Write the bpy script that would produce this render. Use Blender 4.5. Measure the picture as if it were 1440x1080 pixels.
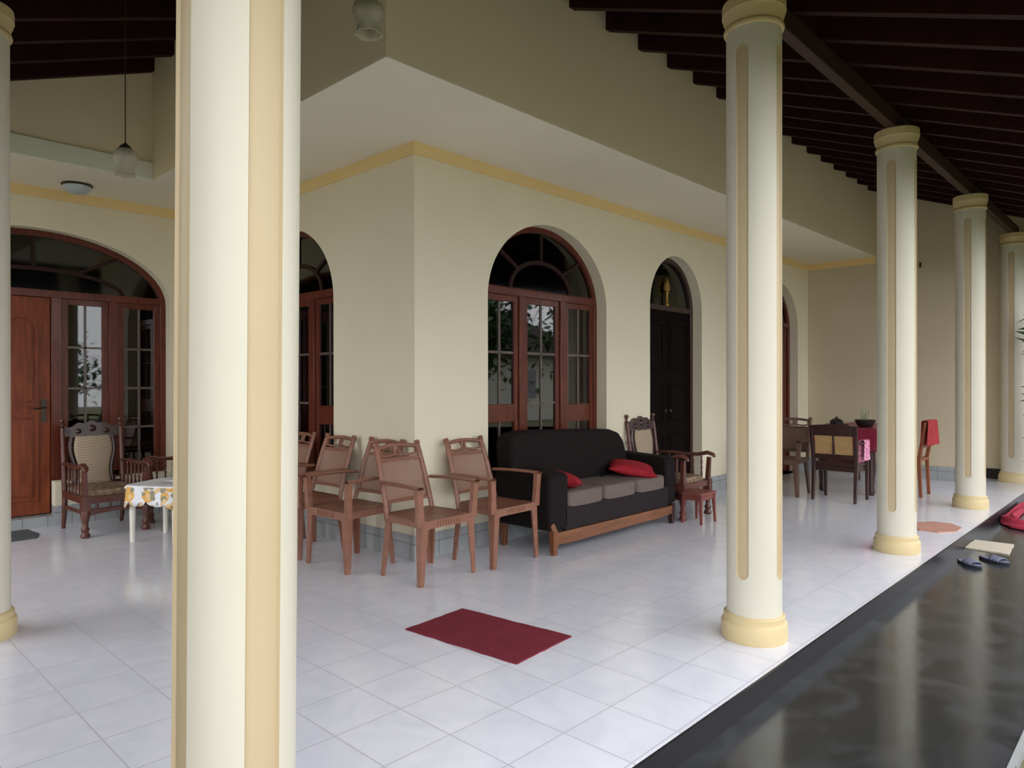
import bpy, bmesh, math, random
from math import pi, sin, cos, radians, sqrt, atan2
from mathutils import Vector, Matrix

random.seed(7)
SC = bpy.context.scene
for o in list(bpy.data.objects):
    bpy.data.objects.remove(o)

# ------------------------------------------------------------------ camera
F_PX = 992.4
YAW, PITCH, ROLL = radians(43.526), radians(-0.10), radians(-0.07)
fw = Vector((cos(YAW), sin(YAW), 0)); rt = Vector((sin(YAW), -cos(YAW), 0)); up = Vector((0, 0, 1))
f2 = fw * cos(PITCH) + up * sin(PITCH); u2 = up * cos(PITCH) - fw * sin(PITCH)
r3 = rt * cos(ROLL) + u2 * sin(ROLL); u3 = u2 * cos(ROLL) - rt * sin(ROLL)
cam_d = bpy.data.cameras.new('camera'); cam = bpy.data.objects.new('camera', cam_d)
SC.collection.objects.link(cam)
mw = Matrix((( r3.x, u3.x, -f2.x, 0), (r3.y, u3.y, -f2.y, 0), (r3.z, u3.z, -f2.z, 1.35), (0, 0, 0, 1)))
cam.matrix_world = mw
cam_d.sensor_width = 36; cam_d.lens = F_PX / 1440 * 36; cam_d.clip_start = 0.05; cam_d.clip_end = 300
SC.camera = cam

# ------------------------------------------------------------------ light and exposure
W = bpy.data.worlds.new('world'); SC.world = W; W.use_nodes = True
wn = W.node_tree; wn.nodes.clear()
wo = wn.nodes.new('ShaderNodeOutputWorld'); wb = wn.nodes.new('ShaderNodeBackground')
wg = wn.nodes.new('ShaderNodeTexGradient'); wc = wn.nodes.new('ShaderNodeTexCoord'); wm = wn.nodes.new('ShaderNodeMapping')
wr = wn.nodes.new('ShaderNodeValToRGB')
wm.inputs['Rotation'].default_value = (0, radians(90), 0)
wn.links.new(wc.outputs['Generated'], wm.inputs[0]); wn.links.new(wm.outputs[0], wg.inputs[0])
wn.links.new(wg.outputs[0], wr.inputs[0]); wn.links.new(wr.outputs[0], wb.inputs[0])
wr.color_ramp.elements[0].color = (0.96, 0.965, 1.0, 1); wr.color_ramp.elements[1].color = (0.96, 0.965, 1.0, 1)
wb.inputs[1].default_value = 2.95
wn.links.new(wb.outputs[0], wo.inputs[0])
# overcast sun, very soft, coming over the garden from behind the camera's left
sd = bpy.data.lights.new('sun', 'SUN'); sd.energy = 0.12; sd.angle = radians(60); sd.color = (1.0, 0.97, 0.92)
so = bpy.data.objects.new('sun', sd); SC.collection.objects.link(so)
so.rotation_euler = (radians(52), 0, radians(-28))
SC.view_settings.view_transform = 'Standard'; SC.view_settings.look = 'None'
SC.view_settings.gamma = 1; SC.view_settings.use_curve_mapping = False
SC.view_settings.exposure = 0.0

# ------------------------------------------------------------------ materials
def mat(name, col, rough=0.5, spec=0.5, metal=0.0, noise=0.0, nscale=8.0, bump=0.0, bscale=60.0, coat=0.0, col2=None, stretch=None, alpha=None):
    m = bpy.data.materials.new(name); m.use_nodes = True
    nt = m.node_tree; b = nt.nodes['Principled BSDF']
    b.inputs['Base Color'].default_value = (*col, 1); b.inputs['Roughness'].default_value = rough
    b.inputs['Specular IOR Level'].default_value = spec; b.inputs['Metallic'].default_value = metal
    b.inputs['Coat Weight'].default_value = coat
    tc = nt.nodes.new('ShaderNodeTexCoord'); mp = nt.nodes.new('ShaderNodeMapping')
    nt.links.new(tc.outputs['Object'], mp.inputs[0])
    if stretch: mp.inputs['Scale'].default_value = stretch
    if noise or col2:
        n = nt.nodes.new('ShaderNodeTexNoise'); n.inputs['Scale'].default_value = nscale; n.inputs['Detail'].default_value = 5
        nt.links.new(mp.outputs[0], n.inputs[0])
        r = nt.nodes.new('ShaderNodeValToRGB'); r.color_ramp.elements[0].position = 0.3; r.color_ramp.elements[1].position = 0.7
        c2 = col2 if col2 else tuple(c * (1 - noise) for c in col)
        r.color_ramp.elements[0].color = (*c2, 1); r.color_ramp.elements[1].color = (*col, 1)
        nt.links.new(n.outputs[0], r.inputs[0]); nt.links.new(r.outputs[0], b.inputs['Base Color'])
    if bump:
        n2 = nt.nodes.new('ShaderNodeTexNoise'); n2.inputs['Scale'].default_value = bscale; n2.inputs['Detail'].default_value = 3
        nt.links.new(mp.outputs[0], n2.inputs[0])
        bp = nt.nodes.new('ShaderNodeBump'); bp.inputs['Strength'].default_value = bump; bp.inputs['Distance'].default_value = 0.01
        nt.links.new(n2.outputs[0], bp.inputs['Height']); nt.links.new(bp.outputs[0], b.inputs['Normal'])
    return m

def math_node(nt, op, a, b=None, c=None):
    n = nt.nodes.new('ShaderNodeMath'); n.operation = op
    for i, v in enumerate((a, b, c)):
        if v is None: continue
        if isinstance(v, (int, float)): n.inputs[i].default_value = v
        else: nt.links.new(v, n.inputs[i])
    return n.outputs[0]

def mix_rgb(nt, fac, a, b):
    n = nt.nodes.new('ShaderNodeMix'); n.data_type = 'RGBA'
    if isinstance(fac, (int, float)): n.inputs[0].default_value = fac
    else: nt.links.new(fac, n.inputs[0])
    for i, v in ((6, a), (7, b)):
        if isinstance(v, tuple): n.inputs[i].default_value = (*v, 1)
        else: nt.links.new(v, n.inputs[i])
    return n.outputs[2]

def tile_mat(name, tile, ox, oy, base, vein, joint, rough, axes=(0, 1), jw=0.004, oz=None, veinscale=3.0):
    m = bpy.data.materials.new(name); m.use_nodes = True; nt = m.node_tree; b = nt.nodes['Principled BSDF']
    tc = nt.nodes.new('ShaderNodeTexCoord'); sx = nt.nodes.new('ShaderNodeSeparateXYZ'); nt.links.new(tc.outputs['Object'], sx.inputs[0])
    ds = []; cells = []
    for k, off in zip(axes, (ox, oy)):
        t = math_node(nt, 'DIVIDE', math_node(nt, 'SUBTRACT', sx.outputs[k], off - 60 * tile), tile)
        fr = math_node(nt, 'FRACT', t); cells.append(math_node(nt, 'FLOOR', t))
        ds.append(math_node(nt, 'MINIMUM', fr, math_node(nt, 'SUBTRACT', 1.0, fr)))
    d = math_node(nt, 'MINIMUM', ds[0], ds[1])
    j = math_node(nt, 'LESS_THAN', d, jw / tile)
    cb = nt.nodes.new('ShaderNodeCombineXYZ'); nt.links.new(cells[0], cb.inputs[0]); nt.links.new(cells[1], cb.inputs[1])
    wn_ = nt.nodes.new('ShaderNodeTexWhiteNoise'); nt.links.new(cb.outputs[0], wn_.inputs[0])
    va = nt.nodes.new('ShaderNodeVectorMath'); va.operation = 'MULTIPLY_ADD'; va.inputs[1].default_value = (9, 9, 9)
    nt.links.new(wn_.outputs['Color'], va.inputs[0]); nt.links.new(tc.outputs['Object'], va.inputs[2])
    ns = nt.nodes.new('ShaderNodeTexNoise'); ns.inputs['Scale'].default_value = veinscale; ns.inputs['Detail'].default_value = 6; ns.inputs['Distortion'].default_value = 1.6
    nt.links.new(va.outputs[0], ns.inputs[0])
    rr = nt.nodes.new('ShaderNodeValToRGB'); rr.color_ramp.elements[0].position = 0.36; rr.color_ramp.elements[1].position = 0.6
    rr.color_ramp.elements[0].color = (*vein, 1); rr.color_ramp.elements[1].color = (*base, 1)
    nt.links.new(ns.outputs[0], rr.inputs[0])
    col = mix_rgb(nt, j, rr.outputs[0], joint)
    nt.links.new(col, b.inputs['Base Color'])
    rg = nt.nodes.new('ShaderNodeMath'); rg.operation = 'MULTIPLY_ADD'; nt.links.new(j, rg.inputs[0]); rg.inputs[1].default_value = 0.4; rg.inputs[2].default_value = rough
    nt.links.new(rg.outputs[0], b.inputs['Roughness'])
    bp = nt.nodes.new('ShaderNodeBump'); bp.inputs['Strength'].default_value = 0.25; bp.inputs['Distance'].default_value = 0.002; bp.invert = True
    nt.links.new(j, bp.inputs['Height']); nt.links.new(bp.outputs[0], b.inputs['Normal'])
    return m

def weave_mat(name, c1, c2, sx=90, sz=90, rough=0.6, axes=(0, 2)):
    m = bpy.data.materials.new(name); m.use_nodes = True; nt = m.node_tree; b = nt.nodes['Principled BSDF']
    tc = nt.nodes.new('ShaderNodeTexCoord'); s = nt.nodes.new('ShaderNodeSeparateXYZ'); nt.links.new(tc.outputs['Object'], s.inputs[0])
    a = math_node(nt, 'SINE', math_node(nt, 'MULTIPLY', s.outputs[axes[0]], sx * 2 * pi / 3))
    c = math_node(nt, 'SINE', math_node(nt, 'MULTIPLY', s.outputs[axes[1]], sz * 2 * pi / 3))
    v = math_node(nt, 'MULTIPLY_ADD', math_node(nt, 'MULTIPLY', a, c), 0.5, 0.5)
    col = mix_rgb(nt, v, c1, c2); nt.links.new(col, b.inputs['Base Color']); b.inputs['Roughness'].default_value = rough
    bp = nt.nodes.new('ShaderNodeBump'); bp.inputs['Strength'].default_value = 0.4; bp.inputs['Distance'].default_value = 0.004
    nt.links.new(v, bp.inputs['Height']); nt.links.new(bp.outputs[0], b.inputs['Normal'])
    return m

def glass_mat(name, tint, refl=1.0, rough=0.02):
    m = bpy.data.materials.new(name); m.use_nodes = True; nt = m.node_tree; nt.nodes.clear()
    out = nt.nodes.new('ShaderNodeOutputMaterial'); mx = nt.nodes.new('ShaderNodeMixShader')
    tr = nt.nodes.new('ShaderNodeBsdfTransparent'); tr.inputs[0].default_value = (*tint, 1)
    gl = nt.nodes.new('ShaderNodeBsdfGlossy'); gl.inputs[0].default_value = (refl, refl, refl, 1); gl.inputs['Roughness'].default_value = rough
    fr = nt.nodes.new('ShaderNodeFresnel'); fr.inputs[0].default_value = 1.52
    n = nt.nodes.new('ShaderNodeMath'); n.operation = 'MULTIPLY_ADD'; n.inputs[1].default_value = 1.6; n.inputs[2].default_value = 0.02; n.use_clamp = True
    nt.links.new(fr.outputs[0], n.inputs[0]); nt.links.new(n.outputs[0], mx.inputs[0])
    nt.links.new(tr.outputs[0], mx.inputs[1]); nt.links.new(gl.outputs[0], mx.inputs[2]); nt.links.new(mx.outputs[0], out.inputs[0])
    return m

M = {}
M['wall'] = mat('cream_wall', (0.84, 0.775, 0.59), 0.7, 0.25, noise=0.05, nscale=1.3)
M['soffit'] = mat('pale_ceiling', (0.90, 0.845, 0.70), 0.75, 0.2, noise=0.04, nscale=1.0)
M['fascia'] = mat('upper_wall', (0.88, 0.76, 0.56), 0.8, 0.2, noise=0.05, nscale=1.0)
M['stripe'] = mat('ochre_band', (0.88, 0.66, 0.32), 0.6, 0.3)
M['lip'] = mat('pale_ledge', (0.82, 0.84, 0.70), 0.6, 0.3)
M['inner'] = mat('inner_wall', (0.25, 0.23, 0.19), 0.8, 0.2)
M['shaft'] = mat('column_ivory', (0.67, 0.64, 0.53), 0.4, 0.35, noise=0.03, nscale=3)
M['flute'] = mat('column_buff', (0.57, 0.455, 0.285), 0.45, 0.4, noise=0.05, nscale=3)
M['base'] = mat('column_yellow', (0.66, 0.53, 0.29), 0.4, 0.4, noise=0.05, nscale=6)
M['floor'] = tile_mat('white_tiles', 0.31, 1.797, 2.347, (0.81, 0.82, 0.90), (0.75, 0.765, 0.85), (0.48, 0.49, 0.54), 0.13, jw=0.0028)
M['skirt_y'] = tile_mat('grey_tiles_y', 0.20, 0.0, -0.075, (0.40, 0.425, 0.43), (0.34, 0.365, 0.37), (0.21, 0.225, 0.23), 0.3, axes=(0, 2))
M['skirt_x'] = tile_mat('grey_tiles_x', 0.20, 0.05, -0.075, (0.40, 0.425, 0.43), (0.34, 0.365, 0.37), (0.21, 0.225, 0.23), 0.3, axes=(1, 2))
M['black_edge'] = mat('black_border', (0.013, 0.013, 0.016), 0.35, 0.35, noise=0.3, nscale=9)
M['rafter'] = mat('rafter_paint', (0.036, 0.011, 0.011), 0.6, 0.12, noise=0.3, nscale=6)
M['deck'] = mat('roof_boards', (0.012, 0.008, 0.008), 0.8, 0.2, noise=0.4, nscale=5)
M['beam'] = mat('beam_brown', (0.060, 0.030, 0.022), 0.55, 0.25, noise=0.3, nscale=6, stretch=(0.5, 6, 6))
M['grass'] = mat('grass', (0.13, 0.15, 0.065), 0.9, 0.2, col2=(0.19, 0.175, 0.11), nscale=9, bump=0.6, bscale=40)
M['redwood'] = mat('varnished_wood', (0.16, 0.033, 0.016), 0.28, 0.35, noise=0.45, nscale=7, stretch=(5, 5, 0.6), coat=0.1)
M['doorwood'] = mat('door_wood', (0.28, 0.062, 0.020), 0.4, 0.25, noise=0.45, nscale=7, stretch=(5, 5, 0.5), coat=0.0)
M['doordark'] = mat('door_dark', (0.006, 0.003, 0.003), 0.7, 0.08)
M['fanwood'] = mat('fan_wood', (0.028, 0.009, 0.007), 0.5, 0.2)
M['bars'] = mat('glazing_bar', (0.13, 0.095, 0.08), 0.3, 0.5)
M['end_wall'] = mat('darker_end_wall', (0.66, 0.575, 0.41), 0.75, 0.2, noise=0.08, nscale=1.2)  # end wall in a darker tone than the cream walls
M['darkwood'] = mat('dark_brown_wood', (0.045, 0.014, 0.010), 0.3, 0.5, noise=0.4, nscale=7, stretch=(5, 5, 0.6), coat=0.2)
M['chairwood'] = mat('turned_wood', (0.13, 0.040, 0.026), 0.35, 0.5, noise=0.35, nscale=9, coat=0.2)
M['sofawood'] = mat('sofa_wood', (0.24, 0.085, 0.028), 0.35, 0.5, noise=0.4, nscale=7, stretch=(0.6, 5, 5), coat=0.2)
M['glass'] = glass_mat('window_glass', (0.35, 0.37, 0.36))
M['fan_glass'] = glass_mat('fan_glass', (0.10, 0.11, 0.11), 0.8, 0.06)
M['lamp_glass'] = glass_mat('lamp_glass', (0.78, 0.80, 0.76), 0.8, 0.05)
def frosted():
    m = bpy.data.materials.new('lamp_glass_frosted'); m.use_nodes = True; nt = m.node_tree; b_ = nt.nodes['Principled BSDF']; out = nt.nodes['Material Output']
    b_.inputs['Base Color'].default_value = (0.66, 0.62, 0.50, 1); b_.inputs['Roughness'].default_value = 0.15
    tr = nt.nodes.new('ShaderNodeBsdfTransparent'); tr.inputs[0].default_value = (0.9, 0.9, 0.86, 1); mx = nt.nodes.new('ShaderNodeMixShader'); mx.inputs[0].default_value = 0.45
    nt.links.new(tr.outputs[0], mx.inputs[1]); nt.links.new(b_.outputs[0], mx.inputs[2]); nt.links.new(mx.outputs[0], out.inputs[0]); return m
M['lamp_glass'] = frosted()
M['bulb'] = mat('bulb', (0.80, 0.80, 0.76), 0.3)
M['brass'] = mat('brass', (0.55, 0.36, 0.10), 0.35, 0.5, metal=0.9)
M['bronze'] = mat('dark_bronze', (0.06, 0.045, 0.03), 0.4, 0.5, metal=0.5)
M['plastic'] = mat('brown_plastic', (0.31, 0.135, 0.085), 0.33, 0.5, noise=0.25, nscale=5, stretch=(1, 1, 4))
M['plastic_weave'] = weave_mat('brown_plastic_weave', (0.24, 0.135, 0.092), (0.37, 0.22, 0.155), 130, 130, 0.45)
M['plastic_faded'] = mat('faded_plastic', (0.16, 0.09, 0.065), 0.45, 0.4, noise=0.3, nscale=6)
M['sofa'] = mat('sofa_fabric', (0.0135, 0.009, 0.009), 0.85, 0.2, noise=0.3, nscale=30, bump=0.2, bscale=300)
M['sofa_front'] = mat('sofa_fabric_front', (0.022, 0.015, 0.017), 0.8, 0.25, noise=0.2, nscale=30, bump=0.2, bscale=300)
M['cushion'] = mat('grey_cushion', (0.18, 0.14, 0.125), 0.9, 0.2, noise=0.15, nscale=30, bump=0.2, bscale=200)
M['pillow'] = mat('red_pillow', (0.42, 0.022, 0.035), 0.8, 0.2, noise=0.35, nscale=10, bump=0.3, bscale=80)
M['cane'] = weave_mat('cane_weave', (0.30, 0.22, 0.15), (0.52, 0.41, 0.29), 25, 120, 0.6)
M['plycane'] = mat('plywood_panel', (0.46, 0.29, 0.12), 0.5, 0.4, noise=0.15, nscale=4, stretch=(1, 1, 5))
M['frill'] = mat('patterned_frill', (0.42, 0.33, 0.22), 0.9, 0.2, col2=(0.10, 0.05, 0.03), nscale=26)
M['mat_red'] = mat('red_mat', (0.22, 0.028, 0.045), 0.85, 0.2, noise=0.2, nscale=9, bump=0.4, bscale=300)
M['mat_pink'] = mat('pink_mat', (0.56, 0.30, 0.23), 0.9, 0.2, noise=0.15, nscale=8, bump=0.4, bscale=200)
M['mat_grey'] = mat('grey_mat', (0.12, 0.13, 0.14), 0.95, 0.2, noise=0.2, nscale=20)
M['beige'] = mat('beige_cloth', (0.62, 0.55, 0.44), 0.9, 0.2, noise=0.1, nscale=12)
M['red_cloth'] = mat('red_cloth', (0.40, 0.035, 0.065), 0.85, 0.2, noise=0.25, nscale=9)
M['maroon_cloth'] = mat('maroon_cloth', (0.27, 0.022, 0.055), 0.35, 0.5, noise=0.15, nscale=7)
M['white_plastic'] = mat('white_plastic', (0.78, 0.75, 0.66), 0.4, 0.5)
M['pink_stool'] = mat('pink_brown_plastic', (0.21, 0.062, 0.048), 0.5, 0.4)
M['orange_wood'] = mat('orange_wood', (0.34, 0.11, 0.045), 0.4, 0.4, noise=0.3, nscale=7)
M['slipper_top'] = mat('slipper_blue', (0.18, 0.195, 0.28), 0.6, 0.4, noise=0.3, nscale=30)
M['slipper_dark'] = mat('slipper_sole', (0.03, 0.032, 0.045), 0.7, 0.3)
M['leaf'] = mat('leaf_green', (0.06, 0.14, 0.035), 0.6, 0.3, noise=0.5, nscale=3)
M['leaf_pale'] = mat('leaf_pale', (0.22, 0.30, 0.15), 0.6, 0.3, noise=0.3, nscale=6)
M['leaf_red'] = mat('leaf_maroon', (0.10, 0.012, 0.02), 0.5, 0.3, noise=0.4, nscale=6)
M['bark'] = mat('bark', (0.08, 0.055, 0.035), 0.9, 0.1, noise=0.4, nscale=9)
M['dark_ceramic'] = mat('dark_ceramic', (0.02, 0.018, 0.018), 0.35, 0.5)
M['lamp_white'] = mat('ceiling_lamp_white', (0.52, 0.58, 0.66), 0.35, 0.5)

# black polished terrace
def terrace_mat():
    m = bpy.data.materials.new('black_terrace'); m.use_nodes = True; nt = m.node_tree; b = nt.nodes['Principled BSDF']
    tc = nt.nodes.new('ShaderNodeTexCoord')
    n = nt.nodes.new('ShaderNodeTexNoise'); n.inputs['Scale'].default_value = 3.2; n.inputs['Detail'].default_value = 8; n.inputs['Distortion'].default_value = 1.2
    nt.links.new(tc.outputs['Object'], n.inputs[0])
    r = nt.nodes.new('ShaderNodeValToRGB'); r.color_ramp.elements[0].position = 0.42; r.color_ramp.elements[1].position = 0.78
    r.color_ramp.elements[0].color = (0.024, 0.026, 0.028, 1); r.color_ramp.elements[1].color = (0.054, 0.058, 0.068, 1)
    nt.links.new(n.outputs[0], r.inputs[0]); nt.links.new(r.outputs[0], b.inputs['Base Color'])
    r2 = nt.nodes.new('ShaderNodeMath'); r2.operation = 'MULTIPLY_ADD'; nt.links.new(n.outputs[0], r2.inputs[0]); r2.inputs[1].default_value = 0.22; r2.inputs[2].default_value = 0.06
    nt.links.new(r2.outputs[0], b.inputs['Roughness']); b.inputs['Specular IOR Level'].default_value = 0.8
    return m
M['terrace'] = terrace_mat()

# floral cloths
def floral_mat(name, base, spots, scale, thr=0.42, zmask=None):
    m = bpy.data.materials.new(name); m.use_nodes = True; nt = m.node_tree; b = nt.nodes['Principled BSDF']
    tc = nt.nodes.new('ShaderNodeTexCoord'); col = base
    for i, c in enumerate(spots):
        v = nt.nodes.new('ShaderNodeTexVoronoi'); v.inputs['Scale'].default_value = scale * (1 + 0.45 * i)
        mp = nt.nodes.new('ShaderNodeMapping'); mp.inputs['Location'].default_value = (1.7 * i, 0.9 * i, 0.3 * i)
        nt.links.new(tc.outputs['Object'], mp.inputs[0]); nt.links.new(mp.outputs[0], v.inputs[0])
        k = math_node(nt, 'LESS_THAN', v.outputs['Distance'], thr - 0.06 * i)
        if zmask is not None:
            s = nt.nodes.new('ShaderNodeSeparateXYZ'); nt.links.new(tc.outputs['Object'], s.inputs[0])
            k = math_node(nt, 'MULTIPLY', k, math_node(nt, 'LESS_THAN', s.outputs[2], zmask))
        col = mix_rgb(nt, k, col, c)
    nt.links.new(col, b.inputs['Base Color']); b.inputs['Roughness'].default_value = 0.7
    return m
M['floral'] = floral_mat('floral_cloth', (0.80, 0.82, 0.86), [(0.75, 0.42, 0.10), (0.30, 0.28, 0.18), (0.80, 0.55, 0.28)], 9, 0.46, 0.475)
M['pink_towel'] = floral_mat('pink_print', (0.75, 0.30, 0.46), [(0.60, 0.06, 0.20), (0.85, 0.62, 0.70)], 34, 0.42)
M['red_print'] = mat('red_print', (0.46, 0.05, 0.06), 0.8, 0.2, noise=0.2, nscale=9)

# ------------------------------------------------------------------ mesh builder
COL = SC.collection
class MB:
    def __init__(s): s.v = []; s.f = []; s.mi = []; s.cur = 0
    def add(s, vs, fs):
        n = len(s.v); s.v += [tuple(v) for v in vs]
        for f in fs: s.f.append(tuple(i + n for i in f)); s.mi.append(s.cur)
        return s
    def box(s, x0, x1, y0, y1, z0, z1, mtx=None):
        vs = [Vector(p) for p in ((x0,y0,z0),(x1,y0,z0),(x1,y1,z0),(x0,y1,z0),(x0,y0,z1),(x1,y0,z1),(x1,y1,z1),(x0,y1,z1))]
        if mtx is not None: vs = [mtx @ v for v in vs]
        return s.add(vs, ((0,3,2,1),(4,5,6,7),(0,1,5,4),(1,2,6,5),(2,3,7,6),(3,0,4,7)))
    def beam(s, p0, p1, w, d, w1=None, d1=None, hint=(0, 0, 1)):
        p0 = Vector(p0); p1 = Vector(p1); a = (p1 - p0).normalized(); h = Vector(hint)
        if abs(a.dot(h)) > 0.98: h = Vector((0, 1, 0))
        sx = a.cross(h).normalized(); sy = sx.cross(a).normalized(); w1 = w if w1 is None else w1; d1 = d if d1 is None else d1
        vs = [p + sx * i * ww / 2 + sy * j * dd / 2 for p, ww, dd in ((p0, w, d), (p1, w1, d1)) for i, j in ((-1,-1),(1,-1),(1,1),(-1,1))]
        return s.add(vs, ((0,3,2,1),(4,5,6,7),(0,1,5,4),(1,2,6,5),(2,3,7,6),(3,0,4,7)))
    def tube(s, pts, rad, seg=10, flat=1.0, caps=True, hint=(0, 0, 1)):
        pts = [Vector(p) for p in pts]
        if isinstance(rad, (int, float)): rad = [rad] * len(pts)
        vs = []; fs = []; N = len(pts); prev = None
        for i, p in enumerate(pts):
            a = (pts[min(i + 1, N - 1)] - pts[max(i - 1, 0)]).normalized()
            h = Vector(hint)
            if abs(a.dot(h)) > 0.95: h = Vector((0, 1, 0)) if prev is None else prev
            sx = a.cross(h).normalized(); sy = sx.cross(a).normalized(); prev = sy
            for k in range(seg):
                t = 2 * pi * k / seg; vs.append(p + (sx * cos(t) + sy * sin(t) * flat) * rad[i])
        for i in range(N - 1):
            for k in range(seg):
                k2 = (k + 1) % seg; fs.append((i*seg+k, i*seg+k2, (i+1)*seg+k2, (i+1)*seg+k))
        if caps: fs.append(tuple(range(seg))[::-1]); fs.append(tuple((N-1)*seg + k for k in range(seg)))
        return s.add(vs, fs)
    def lathe(s, prof, seg=24, c=(0, 0, 0), mtx=None, wob=None, caps=True):
        vs = []; fs = []; N = len(prof)
        for i, (r, z) in enumerate(prof):
            for k in range(seg):
                t = 2 * pi * k / seg; rr = r * (1 + (wob(t, i) if wob else 0)); v = Vector((c[0] + rr * cos(t), c[1] + rr * sin(t), c[2] + z))
                vs.append(mtx @ v if mtx is not None else v)
        for i in range(N - 1):
            for k in range(seg):
                k2 = (k + 1) % seg; fs.append((i*seg+k, i*seg+k2, (i+1)*seg+k2, (i+1)*seg+k))
        if caps:
            if prof[0][0] > 1e-5: fs.append(tuple(range(seg))[::-1])
            if prof[-1][0] > 1e-5: fs.append(tuple((N-1)*seg + k for k in range(seg)))
        return s.add(vs, fs)
    def prism(s, poly, t0, t1, fn):
        n = len(poly); vs = [fn(a, b, t0) for a, b in poly] + [fn(a, b, t1) for a, b in poly]
        fs = [tuple(range(n))[::-1], tuple(range(n, 2 * n))] + [(i, (i+1) % n, n + (i+1) % n, n + i) for i in range(n)]
        return s.add(vs, fs)
    def ring(s, outer, inner, t0, t1, fn, closed=False):
        n = len(outer); vs = []
        for t in (t0, t1):
            vs += [fn(a, b, t) for a, b in outer] + [fn(a, b, t) for a, b in inner]
        fs = []; m = n if closed else n - 1
        for i in range(m):
            j = (i + 1) % n
            fs += [(i, j, n + j, n + i), (2*n + i, 3*n + i, 3*n + j, 2*n + j), (i, 2*n + i, 2*n + j, j), (n + i, n + j, 3*n + j, 3*n + i)]
        if not closed: fs += [(0, n, 3*n, 2*n), (n - 1, 3*n - 1, 4*n - 1, 2*n - 1)]
        return s.add(vs, fs)
    def grid(s, fn, nu, nv, closed_u=False):
        vs = [fn(i / nu, j / nv) for j in range(nv + 1) for i in range(nu + 1)]
        fs = [(j*(nu+1)+i, j*(nu+1)+i+1, (j+1)*(nu+1)+i+1, (j+1)*(nu+1)+i) for j in range(nv) for i in range(nu)]
        return s.add(vs, fs)
    def cushion(s, c, size, e=0.35, mtx=None, nu=28, nv=14, crown=0.0):
        def sp(v, p): return math.copysign(abs(v) ** p, v)
        def fn(a, b):
            u = -pi + 2 * pi * a; v = -pi / 2 + pi * b
            p = Vector((size[0]/2 * sp(cos(v), e) * sp(cos(u), e), size[1]/2 * sp(cos(v), e) * sp(sin(u), e), size[2]/2 * sp(sin(v), e)))
            if crown: p.z *= 1 + crown * (1 - (2*p.x/size[0])**2) * (1 - (2*p.y/size[1])**2)
            p += Vector(c); return mtx @ p if mtx is not None else p
        return s.grid(fn, nu, nv)
    def build(s, name, mats, parent=None, smooth=35, bevel=0, solid=0, subsurf=0):
        me = bpy.data.meshes.new(name); me.from_pydata([tuple(v) for v in s.v], [], s.f)
        if not isinstance(mats, (list, tuple)): mats = [mats]
        for m in mats: me.materials.append(M[m] if isinstance(m, str) else m)
        me.polygons.foreach_set('material_index', s.mi)
        bm = bmesh.new(); bm.from_mesh(me); bmesh.ops.remove_doubles(bm, verts=bm.verts, dist=1e-5)
        bmesh.ops.recalc_face_normals(bm, faces=bm.faces); bm.to_mesh(me); bm.free()
        if smooth:
            me.shade_smooth(); me.set_sharp_from_angle(angle=radians(smooth))
        o = bpy.data.objects.new(name, me); COL.objects.link(o)
        if parent is not None: o.parent = parent
        if solid:
            md = o.modifiers.new('solid', 'SOLIDIFY'); md.thickness = solid; md.offset = 0
        if subsurf:
            md = o.modifiers.new('sub', 'SUBSURF'); md.levels = subsurf; md.render_levels = subsurf
        if bevel:
            md = o.modifiers.new('bevel', 'BEVEL'); md.width = bevel; md.segments = 2; md.limit_method = 'ANGLE'; md.angle_limit = radians(40)
        return o

def thing(name, label, cat, loc=(0, 0, 0), rz=0.0, group=None, kind=None):
    o = bpy.data.objects.new(name, None); COL.objects.link(o); o.empty_display_size = 0.1
    o.location = loc; o.rotation_euler = (0, 0, rz)
    return tag(o, label, cat, group, kind)
def tag(o, label=None, cat=None, group=None, kind=None):
    if label: o['label'] = label
    if cat: o['category'] = cat
    if group: o['group'] = group
    if kind: o['kind'] = kind
    return o
def struct(o, label=None):
    o['kind'] = 'structure'
    if label: o['label'] = label
    return o
def copy_tree(o, parent=None):
    c = o.copy(); COL.objects.link(c)
    if parent is not None: c.parent = parent
    for ch in [x for x in bpy.data.objects if x.parent == o]: copy_tree(ch, c)
    return c
def place(o, loc, rz, label=None, group=None):
    o.location = loc; o.rotation_euler = (0, 0, rz)
    if label: o['label'] = label
    if group: o['group'] = group
    return o
XZ = lambda a, b, t: (a, t, b)     # polygon in x,z extruded along y

# ------------------------------------------------------------------ key dimensions
X1, Y1 = 3.368, 4.217            # outer corner of the house
ZS = 3.178                       # soffit height
OV = 0.982                       # soffit width
XF, YF = X1 - OV, Y1 - OV        # planes of the upper wall
Y2 = 7.724                       # far left wall with the entrance arch
XE = 11.117                      # end wall
XE2 = 11.82                      # recessed part of the end wall
YC, XL = 1.66, 0.765             # column rows
YE, XEg = 1.40, 0.52             # floor edges
ZL = -0.11                       # lower terrace
TH = 0.22
SB = 0.12                        # joinery set back in the openings

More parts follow.
